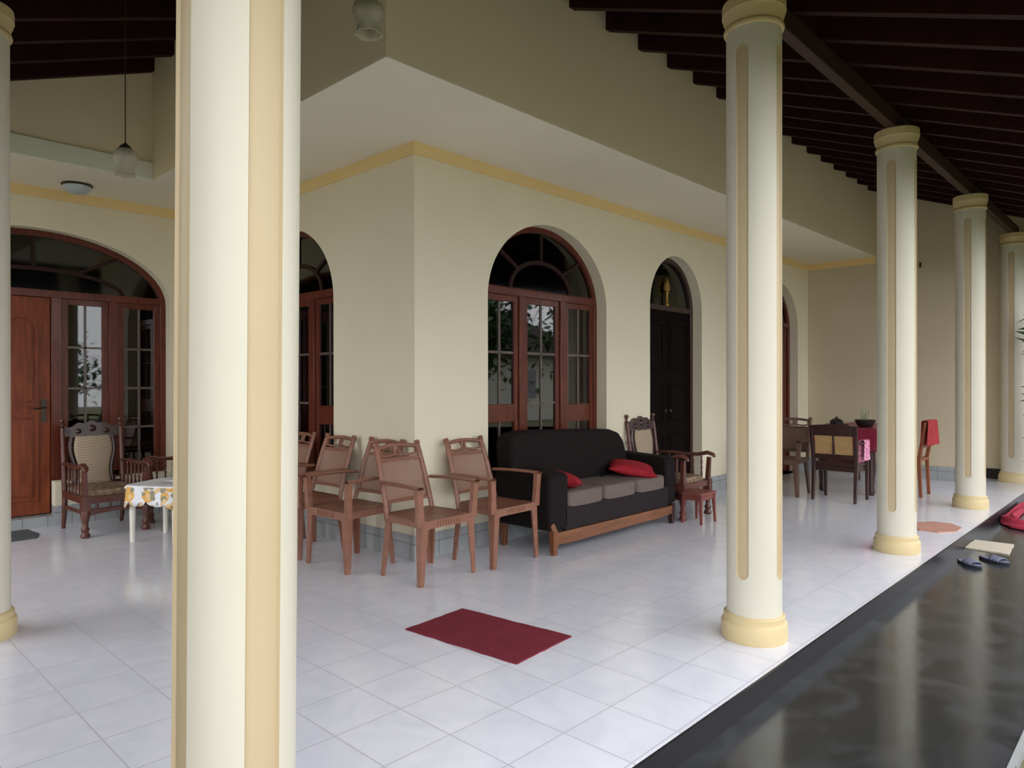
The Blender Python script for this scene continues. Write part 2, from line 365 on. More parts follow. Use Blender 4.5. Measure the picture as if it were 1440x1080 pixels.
# ------------------------------------------------------------------ floors and ground
b = MB(); b.prism([(XEg, YE), (XE2 + TH, YE), (XE2 + TH, 11), (XEg - 1.6, 11), (XEg - 1.6, Y2 + 0.1), (XEg, Y2 + 0.1)], -0.30, 0.0, lambda a, c, t: (a, c, t))
struct(b.build('floor', 'floor', smooth=0), 'glossy white marbled tile floor of the veranda')
b = MB(); b.box(XEg - 0.012, XE2 + TH, YE - 0.012, YE, ZL, -0.001); b.box(XEg - 0.012, XEg, YE, Y2, ZL, -0.001)
struct(b.build('trim_1', 'black_edge', smooth=0), 'black riser along the edge of the white floor')
b = MB(); b.prism([(-0.40, 0.48), (15, 0.48), (15, YE - 0.012), (XEg - 0.012, YE - 0.012), (XEg - 0.012, Y2), (-0.40, Y2)], -0.30, ZL, lambda a, c, t: (a, c, t))
tag(b.build('terrace', 'terrace', smooth=0), 'polished black terrace one step below the white veranda floor', 'terrace')
bpy.data.objects['terrace']['kind'] = 'structure'
b = MB(); b.box(-0.43, 15, 0.455, 0.48, -0.3, ZL + 0.006); b.box(-0.43, -0.40, 0.48, Y2, -0.3, ZL + 0.006)
struct(b.build('trim_2', mat('concrete_kerb', (0.30, 0.31, 0.31), 0.8), smooth=0), 'thin grey kerb between terrace and grass')

b = MB()
def gfn(u, v):
    x = -40 + 80 * u; y = -40 + 80 * v
    return (x, y, -0.305)
b.grid(gfn, 4, 4)
struct(b.build('ground', 'grass', smooth=0), 'garden ground around the house')
b = MB(); b.box(-14, 30, -14, 0.455, -0.3, -0.14); b.box(-14, -0.43, 0.455, 12, -0.3, -0.14)
struct(b.build('lawn', 'grass', smooth=0), 'short green lawn beside the black terrace')

# ------------------------------------------------------------------ walls with arched openings
NA = 40
def arc_pts(c, hw, zs, rise, n=NA):
    return [(c - hw * cos(pi * i / n), zs + rise * sin(pi * i / n)) for i in range(n + 1)]
def wall(name, u0, u1, z1, openings, fn, th=TH, label=None, matn='wall'):
    b = MB(); ops = sorted(openings)
    faces = []   # list of (poly) in u,z
    u = u0
    for (c, hw, z0, zs, rise) in ops:
        faces.append([(u, 0), (c - hw, 0), (c - hw, z1), (u, z1)])
        if z0 > 0: faces.append([(c - hw, 0), (c + hw, 0), (c + hw, z0), (c - hw, z0)])
        a = arc_pts(c, hw, zs, rise)
        for p, q in zip(a[:-1], a[1:]): faces.append([p, q, (q[0], z1), (p[0], z1)])
        u = c + hw
    faces.append([(u, 0), (u1, 0), (u1, z1), (u, z1)])
    for poly in faces:
        for d in (0, th):
            b.add([fn(p[0], d, p[1]) for p in poly], [tuple(range(len(poly)))])
    for (c, hw, z0, zs, rise) in ops:
        a = arc_pts(c, hw, zs, rise)
        loop = [(c - hw, z0)] + a + [(c + hw, z0)]
        for p, q in zip(loop, loop[1:] + loop[:1]):
            if p == q: continue
            b.add([fn(p[0], 0, p[1]), fn(q[0], 0, q[1]), fn(q[0], th, q[1]), fn(p[0], th, p[1])], [(0, 1, 2, 3)])
    for uu in (u0, u1):
        b.add([fn(uu, 0, 0), fn(uu, 0, z1), fn(uu, th, z1), fn(uu, th, 0)], [(0, 1, 2, 3)])
    o = b.build(name, matn, smooth=0)
    return struct(o, label)

WIN = (4.987, 0.84, 0.45, 2.08, 0.715)
D2 = (7.205, 0.575, 0.0, 2.20, 0.60)
D3 = (10.05, 0.67, 0.0, 2.15, 0.64)
WL = (6.170, 0.84, 0.45, 2.08, 0.715)
ENT = (1.735, 1.175, 0.0, 2.17, 0.63)
wall('wall_right', X1, XE, ZS, [WIN, D2, D3], lambda u, d, z: (u, Y1 + d, z), label='cream wall with an arched window and arched doors behind the sofa')
wall('wall_left', Y1 + TH, Y2, ZS, [WL], lambda u, d, z: (X1 + d, u, z), label='cream wall with an arched window behind the row of plastic chairs')
wall('wall_front', -1.2, X1 + TH, ZS, [ENT], lambda u, d, z: (u, Y2 + d, z), label='cream wall with the wide arched entrance')
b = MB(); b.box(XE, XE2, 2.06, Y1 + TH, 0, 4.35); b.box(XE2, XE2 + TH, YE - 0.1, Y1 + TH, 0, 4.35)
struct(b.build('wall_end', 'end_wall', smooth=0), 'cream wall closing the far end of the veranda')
# rooms behind
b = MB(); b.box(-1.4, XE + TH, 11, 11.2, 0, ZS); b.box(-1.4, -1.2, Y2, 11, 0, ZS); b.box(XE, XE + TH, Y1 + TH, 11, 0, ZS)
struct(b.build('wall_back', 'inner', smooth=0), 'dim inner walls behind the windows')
# soffit and upper walls
b = MB(); b.prism([(XF, YF), (XE, YF), (XE, 11.2), (-1.4, 11.2), (-1.4, Y2 - OV), (XF, Y2 - OV)], ZS, ZS + 0.010, lambda a, c, t: (a, c, t))
struct(b.build('ceiling', 'soffit', smooth=0), 'pale flat ceiling under the upper wall')
b = MB(); b.prism([(XF, YF), (XE, YF), (XE, YF + 0.12), (XF + 0.12, YF + 0.12), (XF + 0.12, Y2 - OV), (XF, Y2 - OV)], ZS + 0.010, 4.33, lambda a, c, t: (a, c, t))
b.box(-1.2, XF + 0.12, Y2 - OV, Y2 - OV + 0.12, ZS + 0.010, 4.40)
struct(b.build('wall_upper', 'fascia', smooth=0), 'upper beige wall above the flat ceiling')
b = MB(); b.box(-1.2, XF - 0.001, Y2 - OV - 0.03, Y2 - OV, ZS - 0.002, ZS + 0.155)
struct(b.build('trim_3', 'lip', smooth=0, bevel=0.004), 'pale ledge at the foot of the upper wall by the entrance')
# ochre band under the soffit
ST = 0.095
b = MB(); e = 0.014
b.box(X1 - e, XE, Y1 - e, Y1, ZS - ST, ZS); b.box(X1 - e, X1, Y1, Y2, ZS - ST, ZS); b.box(-1.2, X1 - e, Y2 - e, Y2, ZS - ST, ZS)
b.box(XE - e, XE, YF, Y1 - e, ZS - ST, ZS)
struct(b.build('trim_4', 'stripe', smooth=0), 'ochre band painted along the top of the walls')
# skirting
SK = 0.19
def skirt_y(name, segs, y, lab):
    b = MB()
    for a, c in segs: b.box(a, c, y - 0.012, y, 0, SK)
    struct(b.build(name, 'skirt_y', smooth=0), lab)
skirt_y('baseboard_right', [(X1 - 0.012, WIN[0] - WIN[1]), (WIN[0] - WIN[1], D2[0] - D2[1]), (D2[0] + D2[1], D3[0] - D3[1]), (D3[0] + D3[1], XE)], Y1, 'grey tile skirting behind the sofa')
b = MB(); b.box(X1 - 0.012, X1, Y1, Y2, 0, SK); struct(b.build('baseboard_left', 'skirt_x', smooth=0), 'grey tile skirting behind the plastic chairs')
skirt_y('baseboard_front', [(ENT[0] + ENT[1], X1 - 0.012)], Y2, 'grey tile skirting beside the entrance')
b = MB(); b.box(XE - 0.012, XE, 2.06, Y1 - 0.012, 0, SK); struct(b.build('baseboard_end', 'skirt_x', smooth=0), 'grey tile skirting on the end wall')
b = MB(); b.box(XE2 - 0.03, XE2, YE, 2.06, 0, 0.14); struct(b.build('trim_5', 'black_edge', smooth=0), 'black plinth at the foot of the end wall')
# low wall and step in the entrance arch
b = MB(); b.box(1.86, ENT[0] + ENT[1], Y2 + 0.0, Y2 + TH, SK, 0.42)
struct(b.build('wall_low', 'wall', smooth=0), 'low cream wall under the entrance side windows')
b = MB(); b.box(1.86, ENT[0] + ENT[1], Y2 - 0.0, Y2 + TH, 0, SK); b.box(ENT[0] - ENT[1], 1.86, Y2 + 0.0, Y2 + TH, 0, 0.10)
struct(b.build('trim_6', 'skirt_y', smooth=0), 'grey tiled step below the entrance door')

# ------------------------------------------------------------------ joinery (local: x across, -y outward)
def arch_ring(b, hw, z0, zs, rise, t, y0, y1, foot=True):
    o = [(-hw * cos(pi*i/NA), zs + rise * sin(pi*i/NA)) for i in range(NA + 1)]
    n = [(-(hw - t) * cos(pi*i/NA), zs + (rise - t) * sin(pi*i/NA)) for i in range(NA + 1)]
    if foot: o = [(-hw, z0)] + o + [(hw, z0)]; n = [(-(hw - t), z0)] + n + [(hw - t, z0)]
    b.ring(o, n, y0, y1, XZ)
def fan(root, hw, zs, rise, zt, inner, ir, spokes, matn='redwood', gmat='fan_glass'):
    """fan light above the transom: spokes and inner arc, plus glass"""
    b = MB(); n = 24
    o = [(-(inner + 0.018) * cos(pi*i/n), zt + (ir + 0.018) * sin(pi*i/n)) for i in range(n + 1)]
    q = [(-(inner - 0.018) * cos(pi*i/n), zt + (ir - 0.018) * sin(pi*i/n)) for i in range(n + 1)]
    b.ring(o, q, 0.012, 0.045, XZ)
    for a in spokes:
        t = radians(a); dx, dz = -cos(t), sin(t)
        # reach the outer arch
        dz *= 0.75; k = 1.0 / sqrt((dx / inner) ** 2 + (dz / ir) ** 2); k0 = k
        while ((k * dx) / (hw - 0.03)) ** 2 + (max(zt + k * dz - zs, 0) / (rise - 0.03)) ** 2 < 1 and k < 3: k += 0.005
        b.beam((k0 * dx, 0.028, zt + k0 * dz), (k * dx, 0.028, zt + k * dz), 0.03, 0.03, hint=(0, 1, 0))
    fl = b.build('fan_bars', 'fanwood', root, smooth=30)
    g = MB()
    pts = [(-(hw - 0.02) * cos(pi*i/NA), zs + (rise - 0.02) * sin(pi*i/NA)) for i in range(NA + 1)]
    pts = [(x, z) for x, z in pts if z > zt]
    g.prism([(pts[0][0], zt)] + pts + [(pts[-1][0], zt)], 0.030, 0.034, XZ)
    g.build('fan_pane', gmat, fl, smooth=0)
def casement(root, x0, x1, z0, z1, cols, bars, panels=(), st=0.055, y=0.012, dp=0.04, name='casement', wood='redwood', barw=0.02, gmat='glass'):
    """glazed leaf: bars = z of glazing bars; panels = list of (za, zb) solid timber rails/panels"""
    b = MB(); b.box(x0, x0 + st, y, y + dp, z0, z1); b.box(x1 - st, x1, y, y + dp, z0, z1)
    b.box(x0 + st, x1 - st, y, y + dp, z0, z0 + st * 1.3); b.box(x0 + st, x1 - st, y, y + dp, z1 - st, z1)
    for za, zb in panels: b.box(x0 + st, x1 - st, y + 0.003, y + dp, za, zb)
    o = b.build(name, wood, root, smooth=0, bevel=0.004)
    b = MB()
    for z in bars: b.box(x0 + st, x1 - st, y + 0.008, y + dp - 0.008, z - barw/2, z + barw/2)
    for k in range(1, cols):
        x = x0 + st + (x1 - x0 - 2 * st) * k / cols; b.box(x - barw/2, x + barw/2, y + 0.008, y + dp - 0.008, z0 + st, z1 - st)
    b.build('glazing_bars', 'bars', o, smooth=0)
    g = MB(); g.box(x0 + st, x1 - st, y + dp/2 - 0.002, y + dp/2 + 0.002, z0 + st, z1 - st); g.build('pane', gmat, o, smooth=0)
    return o

def arch_window(name, loc, rz, lab):
    r = bpy.data.objects.new(name, None); COL.objects.link(r); r.location = loc; r.rotation_euler = (0, 0, rz); struct(r, lab)
    hw, z0, zs, rise = WIN[1:]; zt = 2.20
    b = MB(); arch_ring(b, hw, z0, zs, rise, 0.05, 0.0, 0.07); b.box(-hw + 0.05, hw - 0.05, 0, 0.07, z0, z0 + 0.05)
    b.box(-hw + 0.03, hw - 0.03, -0.008, 0.07, zt - 0.07, zt)
    for x in (-0.29, 0.29): b.box(x - 0.035, x + 0.035, -0.004, 0.07, z0, zt - 0.06)
    b.build('frame', 'redwood', r, smooth=30, bevel=0.004)
    zb = z0 + 0.05; zc = zt - 0.07
    casement(r, -hw + 0.05, -0.325, zb, zc, 2, [1.62], [(1.00, 1.16)])
    casement(r, -0.255, 0.255, zb, zc, 2, [1.62, 1.16, 0.75])
    casement(r, 0.325, hw - 0.05, zb, zc, 2, [1.62], [(0.97, 1.14)])
    fan(r, hw, zs, rise, zt, 0.42, 0.27, (38, 90, 142))
    return r
arch_window('window_1', (WIN[0], Y1 + SB, 0), 0, 'arched red-brown window with three casements and a fan light behind the sofa')
w2 = arch_window('window_2', (X1 + SB, WL[0], 0), -pi/2, 'arched window behind the row of brown plastic chairs')

def arch_door(name, c, leafmat, lab, orn=False):
    r = bpy.data.objects.new(name, None); COL.objects.link(r); r.location = (c[0], Y1 + SB, 0); struct(r, lab)
    hw, z0, zs, rise = c[1:]; zt = 2.24
    b = MB(); arch_ring(b, hw, 0.0, zs, rise, 0.055, 0.0, 0.08); b.box(-hw + 0.04, hw - 0.04, -0.006, 0.08, zt - 0.06, zt)
    b.build('frame', 'darkwood' if orn else 'redwood', r, smooth=30, bevel=0.004)
    for sgn in (-1, 1):
        b = MB(); xa, xb = sorted((sgn * 0.003, sgn * (hw - 0.058)))
        b.box(xa, xb, 0.03, 0.06, 0.01, zt - 0.062)
        for za, zb in ((0.15, 0.75), (0.88, 1.35), (1.48, 2.05)):
            b.ring([(xa + 0.06, za), (xb - 0.06, za), (xb - 0.06, zb), (xa + 0.06, zb)], [(xa + 0.085, za + 0.025), (xb - 0.085, za + 0.025), (xb - 0.085, zb - 0.025), (xa + 0.085, zb - 0.025)], 0.02, 0.035, XZ, closed=True)
            b.box(xa + 0.10, xb - 0.10, 0.022, 0.035, za + 0.04, zb - 0.04)
        lf = b.build('door_leaf', leafmat, r, smooth=0, bevel=0.003)
        h = MB(); h.lathe([(0.0, 0), (0.012, 0.004), (0.022, 0.02), (0.018, 0.035), (0.0, 0.04)], 12, mtx=Matrix.Translation((sgn * 0.05, 0.03, 1.02)) @ Matrix.Rotation(radians(90), 4, 'X'))
        h.build('door_handle', 'bronze', lf)
    g = MB(); pts = [(-(hw - 0.03) * cos(pi*i/NA), zs + (rise - 0.03) * sin(pi*i/NA)) for i in range(NA + 1)]
    pts = [(x, z) for x, z in pts if z > zt]
    g.prism([(pts[0][0], zt)] + pts + [(pts[-1][0], zt)], 0.035, 0.039, XZ); g.build('pane', 'fan_glass', r, smooth=0)
    if orn:
        g = MB(); g.lathe([(0.028, 0), (0.03, 0.01), (0.018, 0.03), (0.016, 0.14), (0.03, 0.16), (0.02, 0.17)], 14, c=(-0.03, 0.0, zt + 0.0))
        sil = [(0, 0.33), (0.012, 0.29), (0.035, 0.25), (0.052, 0.21), (0.045, 0.18), (0.02, 0.165)]
        pl = [(x - 0.03, zt + z) for x, z in sil] + [(-x - 0.03, zt + z) for x, z in sil[::-1][:-1]]
        g.prism(pl, -0.012, 0.012, XZ); g.build('ornament', 'brass', r)
    return r
arch_door('door_2', D2, 'doordark', 'dark arched door with a small gold ornament over its transom', orn=True)
arch_door('door_3', D3, 'redwood', 'arched door beside the end wall')

# entrance
r = bpy.data.objects.new('door_1', None); COL.objects.link(r); r.location = (ENT[0], Y2 + SB, 0); struct(r, 'wide arched entrance with panelled door and side windows')
hw, z0, zs, rise = ENT[1:]; zt = 2.24
b = MB(); arch_ring(b, hw, 0.10, zs, rise, 0.06, 0, 0.08)
b.box(-hw + 0.04, hw - 0.04, -0.006, 0.08, zt - 0.07, zt)
b.box(0.125, 0.215, -0.004, 0.08, 0.10, zt - 0.05); b.box(0.625, 0.715, -0.004, 0.08, 0.42, zt - 0.05); b.box(-0.83, -0.75, -0.004, 0.08, 0.10, zt - 0.05)
b.box(0.2, hw - 0.05, -0.004, 0.08, 0.42, 0.475)
b.build('frame', 'redwood', r, smooth=30, bevel=0.004)
casement(r, 0.215, 0.625, 0.475, zt - 0.07, 2, [0.90, 1.30, 1.70], name='side_window')
casement(r, 0.715, hw - 0.06, 0.475, zt - 0.07, 2, [0.90, 1.30, 1.70], name='side_window')
casement(r, -hw + 0.06, -0.83, 0.11, zt - 0.07, 1, [0.90, 1.30, 1.70], name='side_window')
b = MB(); xa, xb = -0.745, 0.12
b.box(xa, xb, 0.02, 0.06, 0.11, zt - 0.072)
b.build('door_leaf', 'doorwood', r, smooth=0, bevel=0.003)
lf = [o for o in bpy.data.objects if o.parent == r and o.name.startswith('door_leaf')][0]
b = MB()
for (pa, pb) in ((xa + 0.07, -0.345), (-0.28, xb - 0.10)):
    for za, zb, arch in ((0.25, 1.06, 0), (1.14, 1.92, 1)):
        n = 14
        top_o = [(pb - (pb - pa) * i / n, zb + (0.08 * sin(pi * i / n) if arch else 0)) for i in range(n + 1)]
        w_ = pb - pa
        top_i = [(pb - 0.025 - (w_ - 0.05) * i / n, zb - 0.03 + (0.08 * sin(pi * i / n) if arch else 0)) for i in range(n + 1)]
        b.ring([(pa, za), (pb, za)] + top_o, [(pa + 0.025, za + 0.025), (pb - 0.025, za + 0.025)] + top_i, 0.005, 0.022, XZ, closed=True)
        ins = [(pa + 0.05, za + 0.05), (pb - 0.05, za + 0.05)] + [(pb - 0.05 - (w_ - 0.1) * i / n, zb - 0.055 + (0.08 * sin(pi * i / n) if arch else 0)) for i in range(n + 1)]
        b.prism(ins, 0.008, 0.022, XZ)
b.build('raised_panels', 'doorwood', lf, smooth=20)
b = MB(); b.box(0.045, 0.085, 0.008, 0.02, 0.98, 1.20); b.tube([(0.065, 0.008, 1.12), (0.065, -0.045, 1.12), (0.05, -0.05, 1.12), (-0.03, -0.05, 1.11)], 0.009, 8)
b.build('door_handle', 'bronze', lf)
fan(r, hw, zs, rise, zt, 0.76, 0.20, (35, 88, 145))

# ------------------------------------------------------------------ columns
def make_column(name, label, loc, fl_w, tilt=None):
    R0 = 0.1405; RB = 0.1686
    t = thing(name, label, 'column', loc, 0, 'round veranda columns')
    if tilt: t.rotation_euler = tilt
    b = MB(); b.lathe([(RB - 0.004, 0), (RB, 0.006), (RB, 0.085), (RB - 0.006, 0.096), (RB - 0.012, 0.10), (RB - 0.014, 0.108), (RB - 0.012, 0.128), (RB - 0.02, 0.136), (R0, 0.138)], 64)
    b.build('base', 'base', t, smooth=40)
    b = MB(); z0, z1 = 0.138, 3.20; pz0, pz1 = 0.33, 3.10; hwid = fl_w / 2; ra = R0 * hwid
    zsr = [z0, 0.30] + [pz0 + ra * (1 - cos(pi/2 * k / 8)) for k in range(9)] + [0.6 + 0.25 * k for k in range(10)] + [pz1 - ra * (1 - cos(pi/2 * (8 - k) / 8)) for k in range(9)] + [3.14, z1]
    zsr = sorted(set(round(z, 5) for z in zsr))
    nth = 30   # per quadrant
    rows = []
    def half(z):
        if z <= pz0 or z >= pz1: return 0.0
        d = min(z - pz0, pz1 - z)
        if d >= ra: return hwid
        return hwid * sqrt(max(0, 1 - ((ra - d) / ra) ** 2))
    for z in zsr:
        h = max(half(z), 0.002); row = []
        for q in range(4):
            c = q * pi / 2 - pi
            an = [(-pi/4 + (pi/4 - h - 0.035) * k / 6, 0) for k in range(6)] + [(-h - 0.035, 0), (-h, 0)]
            an += [(-h + 0.02 * (h / hwid if hwid else 0) , 1)] + [(-h + 2 * h * k / 8, 1) for k in range(1, 8)] + [(h - 0.02 * (h / hwid), 1)]
            an += [(h, 0), (h + 0.035, 0)] + [(h + 0.035 + (pi/4 - h - 0.035) * k / 6, 0) for k in range(1, 6)]
            an.sort()
            for a, ins in an:
                rr = R0 - (0.009 if ins and h > 0.01 else 0)
                row.append((c + a, rr))
        rows.append((z, row))
    n = len(rows[0][1]); vs = [(r * cos(a), r * sin(a), z) for z, row in rows for a, r in row]
    nq = n // 4
    for j in range(len(rows) - 1):
        zm = (rows[j][0] + rows[j+1][0]) / 2
        for i in range(n):
            i2 = (i + 1) % n; k = i % nq
            infl = pz0 - 1e-4 < zm < pz1 + 1e-4 and 7 <= k < 17
            b.f.append((j*n+i, j*n+i2, (j+1)*n+i2, (j+1)*n+i)); b.mi.append(1 if infl else 0)
    b.v = vs
    b.build('shaft', ['shaft', 'flute'], t, smooth=50)
    b = MB(); b.lathe([(R0, 3.195), (R0 + 0.010, 3.20), (R0 + 0.014, 3.212), (R0 + 0.010, 3.224), (R0 + 0.004, 3.228), (R0 + 0.006, 3.25), (R0 + 0.016, 3.275), (R0 + 0.018, 3.29), (R0 + 0.022, 3.295), (RB - 0.008, 3.315), (RB - 0.006, 3.325), (RB - 0.008, 3.35), (0.01, 3.352)], 64)
    b.build('capital', 'base', t, smooth=40)
    return t
DEG27, DEG40 = radians(27), radians(35)
# slight lean of the corner column
ax = Matrix.Rotation(radians(0.5), 4, Vector((fw.x, fw.y, 0))).to_euler()
make_column('column', 'large cream corner column in the foreground with broad buff flutes', (0.775, YC + 0.009, 0), DEG40, (ax.x, ax.y, ax.z))
make_column('column', 'cream column in front of the arched dark door, first beyond the corner column', (3.604, 1.650, 0), DEG27)
make_column('column', 'cream column standing before the cloth-covered dining table', (6.224, YC, 0), DEG27)
make_column('column', 'cream column beside the red cloth hanging over the terrace edge', (8.937, YC, 0), DEG27)
make_column('column', 'cream column nearest the end wall, cut by the right picture edge', (11.600, YC, 0), DEG27)
make_column('column', 'cream column at the left picture edge facing the entrance', (XL, 4.632, 0), DEG27)

# ------------------------------------------------------------------ roof
roof = thing('veranda_roof', 'dark red-brown timber veranda roof with close rafters above the columns', 'roof', (0, 0, 0))
SL = 0.38; ZR = 4.08; EV = 0.40
def roof_main(y): return ZR - SL * (YF - y)
HIPX = XF
# deck boards
t_ = 0.15
b = MB(); xr = 14.2
ya, yb = EV - 0.12, YF + 0.10
b.add([(ya - YF + XF, ya, roof_main(ya) + t_), (xr, ya, roof_main(ya) + t_), (xr, yb, roof_main(yb) + t_), (yb - YF + XF, yb, roof_main(yb) + t_),
       (ya - YF + XF, ya, roof_main(ya) + t_ + 0.03), (xr, ya, roof_main(ya) + t_ + 0.03), (xr, yb, roof_main(yb) + t_ + 0.03), (yb - YF + XF, yb, roof_main(yb) + t_ + 0.03)],
      ((0,3,2,1),(4,5,6,7),(0,1,5,4),(1,2,6,5),(2,3,7,6),(3,0,4,7)))
b.build('roof_deck', 'deck', roof, smooth=0)
ZR2 = 4.15
def roof_left(x): return ZR2 - SL * (XF - x)
b = MB(); xa, xb = EV - 0.12 - YF + XF, XF + 0.10
b.add([(xa, xa + YF - XF, roof_left(xa) + t_), (xb, xb + YF - XF, roof_left(xb) + t_), (xb, Y2 - OV + 0.1, roof_left(xb) + t_), (xa, Y2 - OV + 0.1, roof_left(xa) + t_),
       (xa, xa + YF - XF, roof_left(xa) + t_ + 0.03), (xb, xb + YF - XF, roof_left(xb) + t_ + 0.03), (xb, Y2 - OV + 0.1, roof_left(xb) + t_ + 0.03), (xa, Y2 - OV + 0.1, roof_left(xa) + t_ + 0.03)],
      ((0,3,2,1),(4,5,6,7),(0,1,5,4),(1,2,6,5),(2,3,7,6),(3,0,4,7)))
b.build('roof_deck', 'deck', roof, smooth=0)
def rafter_y(x, y0, y1):
    b = MB(); w = 0.03; d = 0.145
    vs = []
    for yy in (y0, y1):
        z = roof_main(yy); vs += [(x - w, yy, z), (x + w, yy, z), (x + w, yy, z + d), (x - w, yy, z + d)]
    b.add(vs, ((0,3,2,1),(4,5,6,7),(0,1,5,4),(1,2,6,5),(2,3,7,6),(3,0,4,7))); b.build('rafter', 'rafter', roof, smooth=0)
def rafter_x(y, x0, x1):
    b = MB(); w = 0.03; d = 0.145; vs = []
    for xx in (x0, x1):
        z = roof_left(xx); vs += [(xx, y - w, z), (xx, y + w, z), (xx, y + w, z + d), (xx, y - w, z + d)]
    b.add(vs, ((0,3,2,1),(4,5,6,7),(0,1,5,4),(1,2,6,5),(2,3,7,6),(3,0,4,7))); b.build('rafter', 'rafter', roof, smooth=0)
x = 4.045 - 0.4475 * 9
while x < 14:
    top = YF + 0.0 if x > XF else x - XF + YF - 0.05
    if top > EV + 0.2 and not (XE - 0.03 < x < XE2 + TH + 0.03): rafter_y(x, EV, top)
    x += 0.4475
y = Y2 - OV - 0.035
k = 0
while y > EV + 0.3:
    top = XF + 0.0 if y > YF else y - YF + XF - 0.05
    x0 = EV - YF + XF
    if top > x0 + 0.2: rafter_x(y, x0, top)
    y -= 0.4475
b = MB(); b.beam((EV - YF + XF, EV, roof_main(EV) + 0.08), (XF, YF, roof_main(YF) + 0.10), 0.09, 0.16); b.build('hip_rafter', 'rafter', roof, smooth=0)
# wall plates on the columns
b = MB(); b.box(XL - 0.05, XE2, YC - 0.035, YC + 0.035, 3.352, 3.352 + 0.125); b.build('roof_beam', 'beam', roof, smooth=0, bevel=0.004)
b = MB(); b.box(XL - 0.035, XL + 0.035, YC + 0.04, Y2 - OV, 3.352, 3.352 + 0.125); b.build('roof_beam', 'beam', roof, smooth=0, bevel=0.004)
b = MB(); b.box(EV - YF + XF, 14.2, EV - 0.025, EV, roof_main(EV) - 0.06, roof_main(EV) + 0.16); b.build('eave_board', 'rafter', roof, smooth=0)
b = MB(); b.box(EV - YF + XF - 0.025, EV - YF + XF, EV, Y2 - OV, roof_left(EV - YF + XF) - 0.06, roof_left(EV - YF + XF) + 0.16); b.build('eave_board', 'rafter', roof, smooth=0)

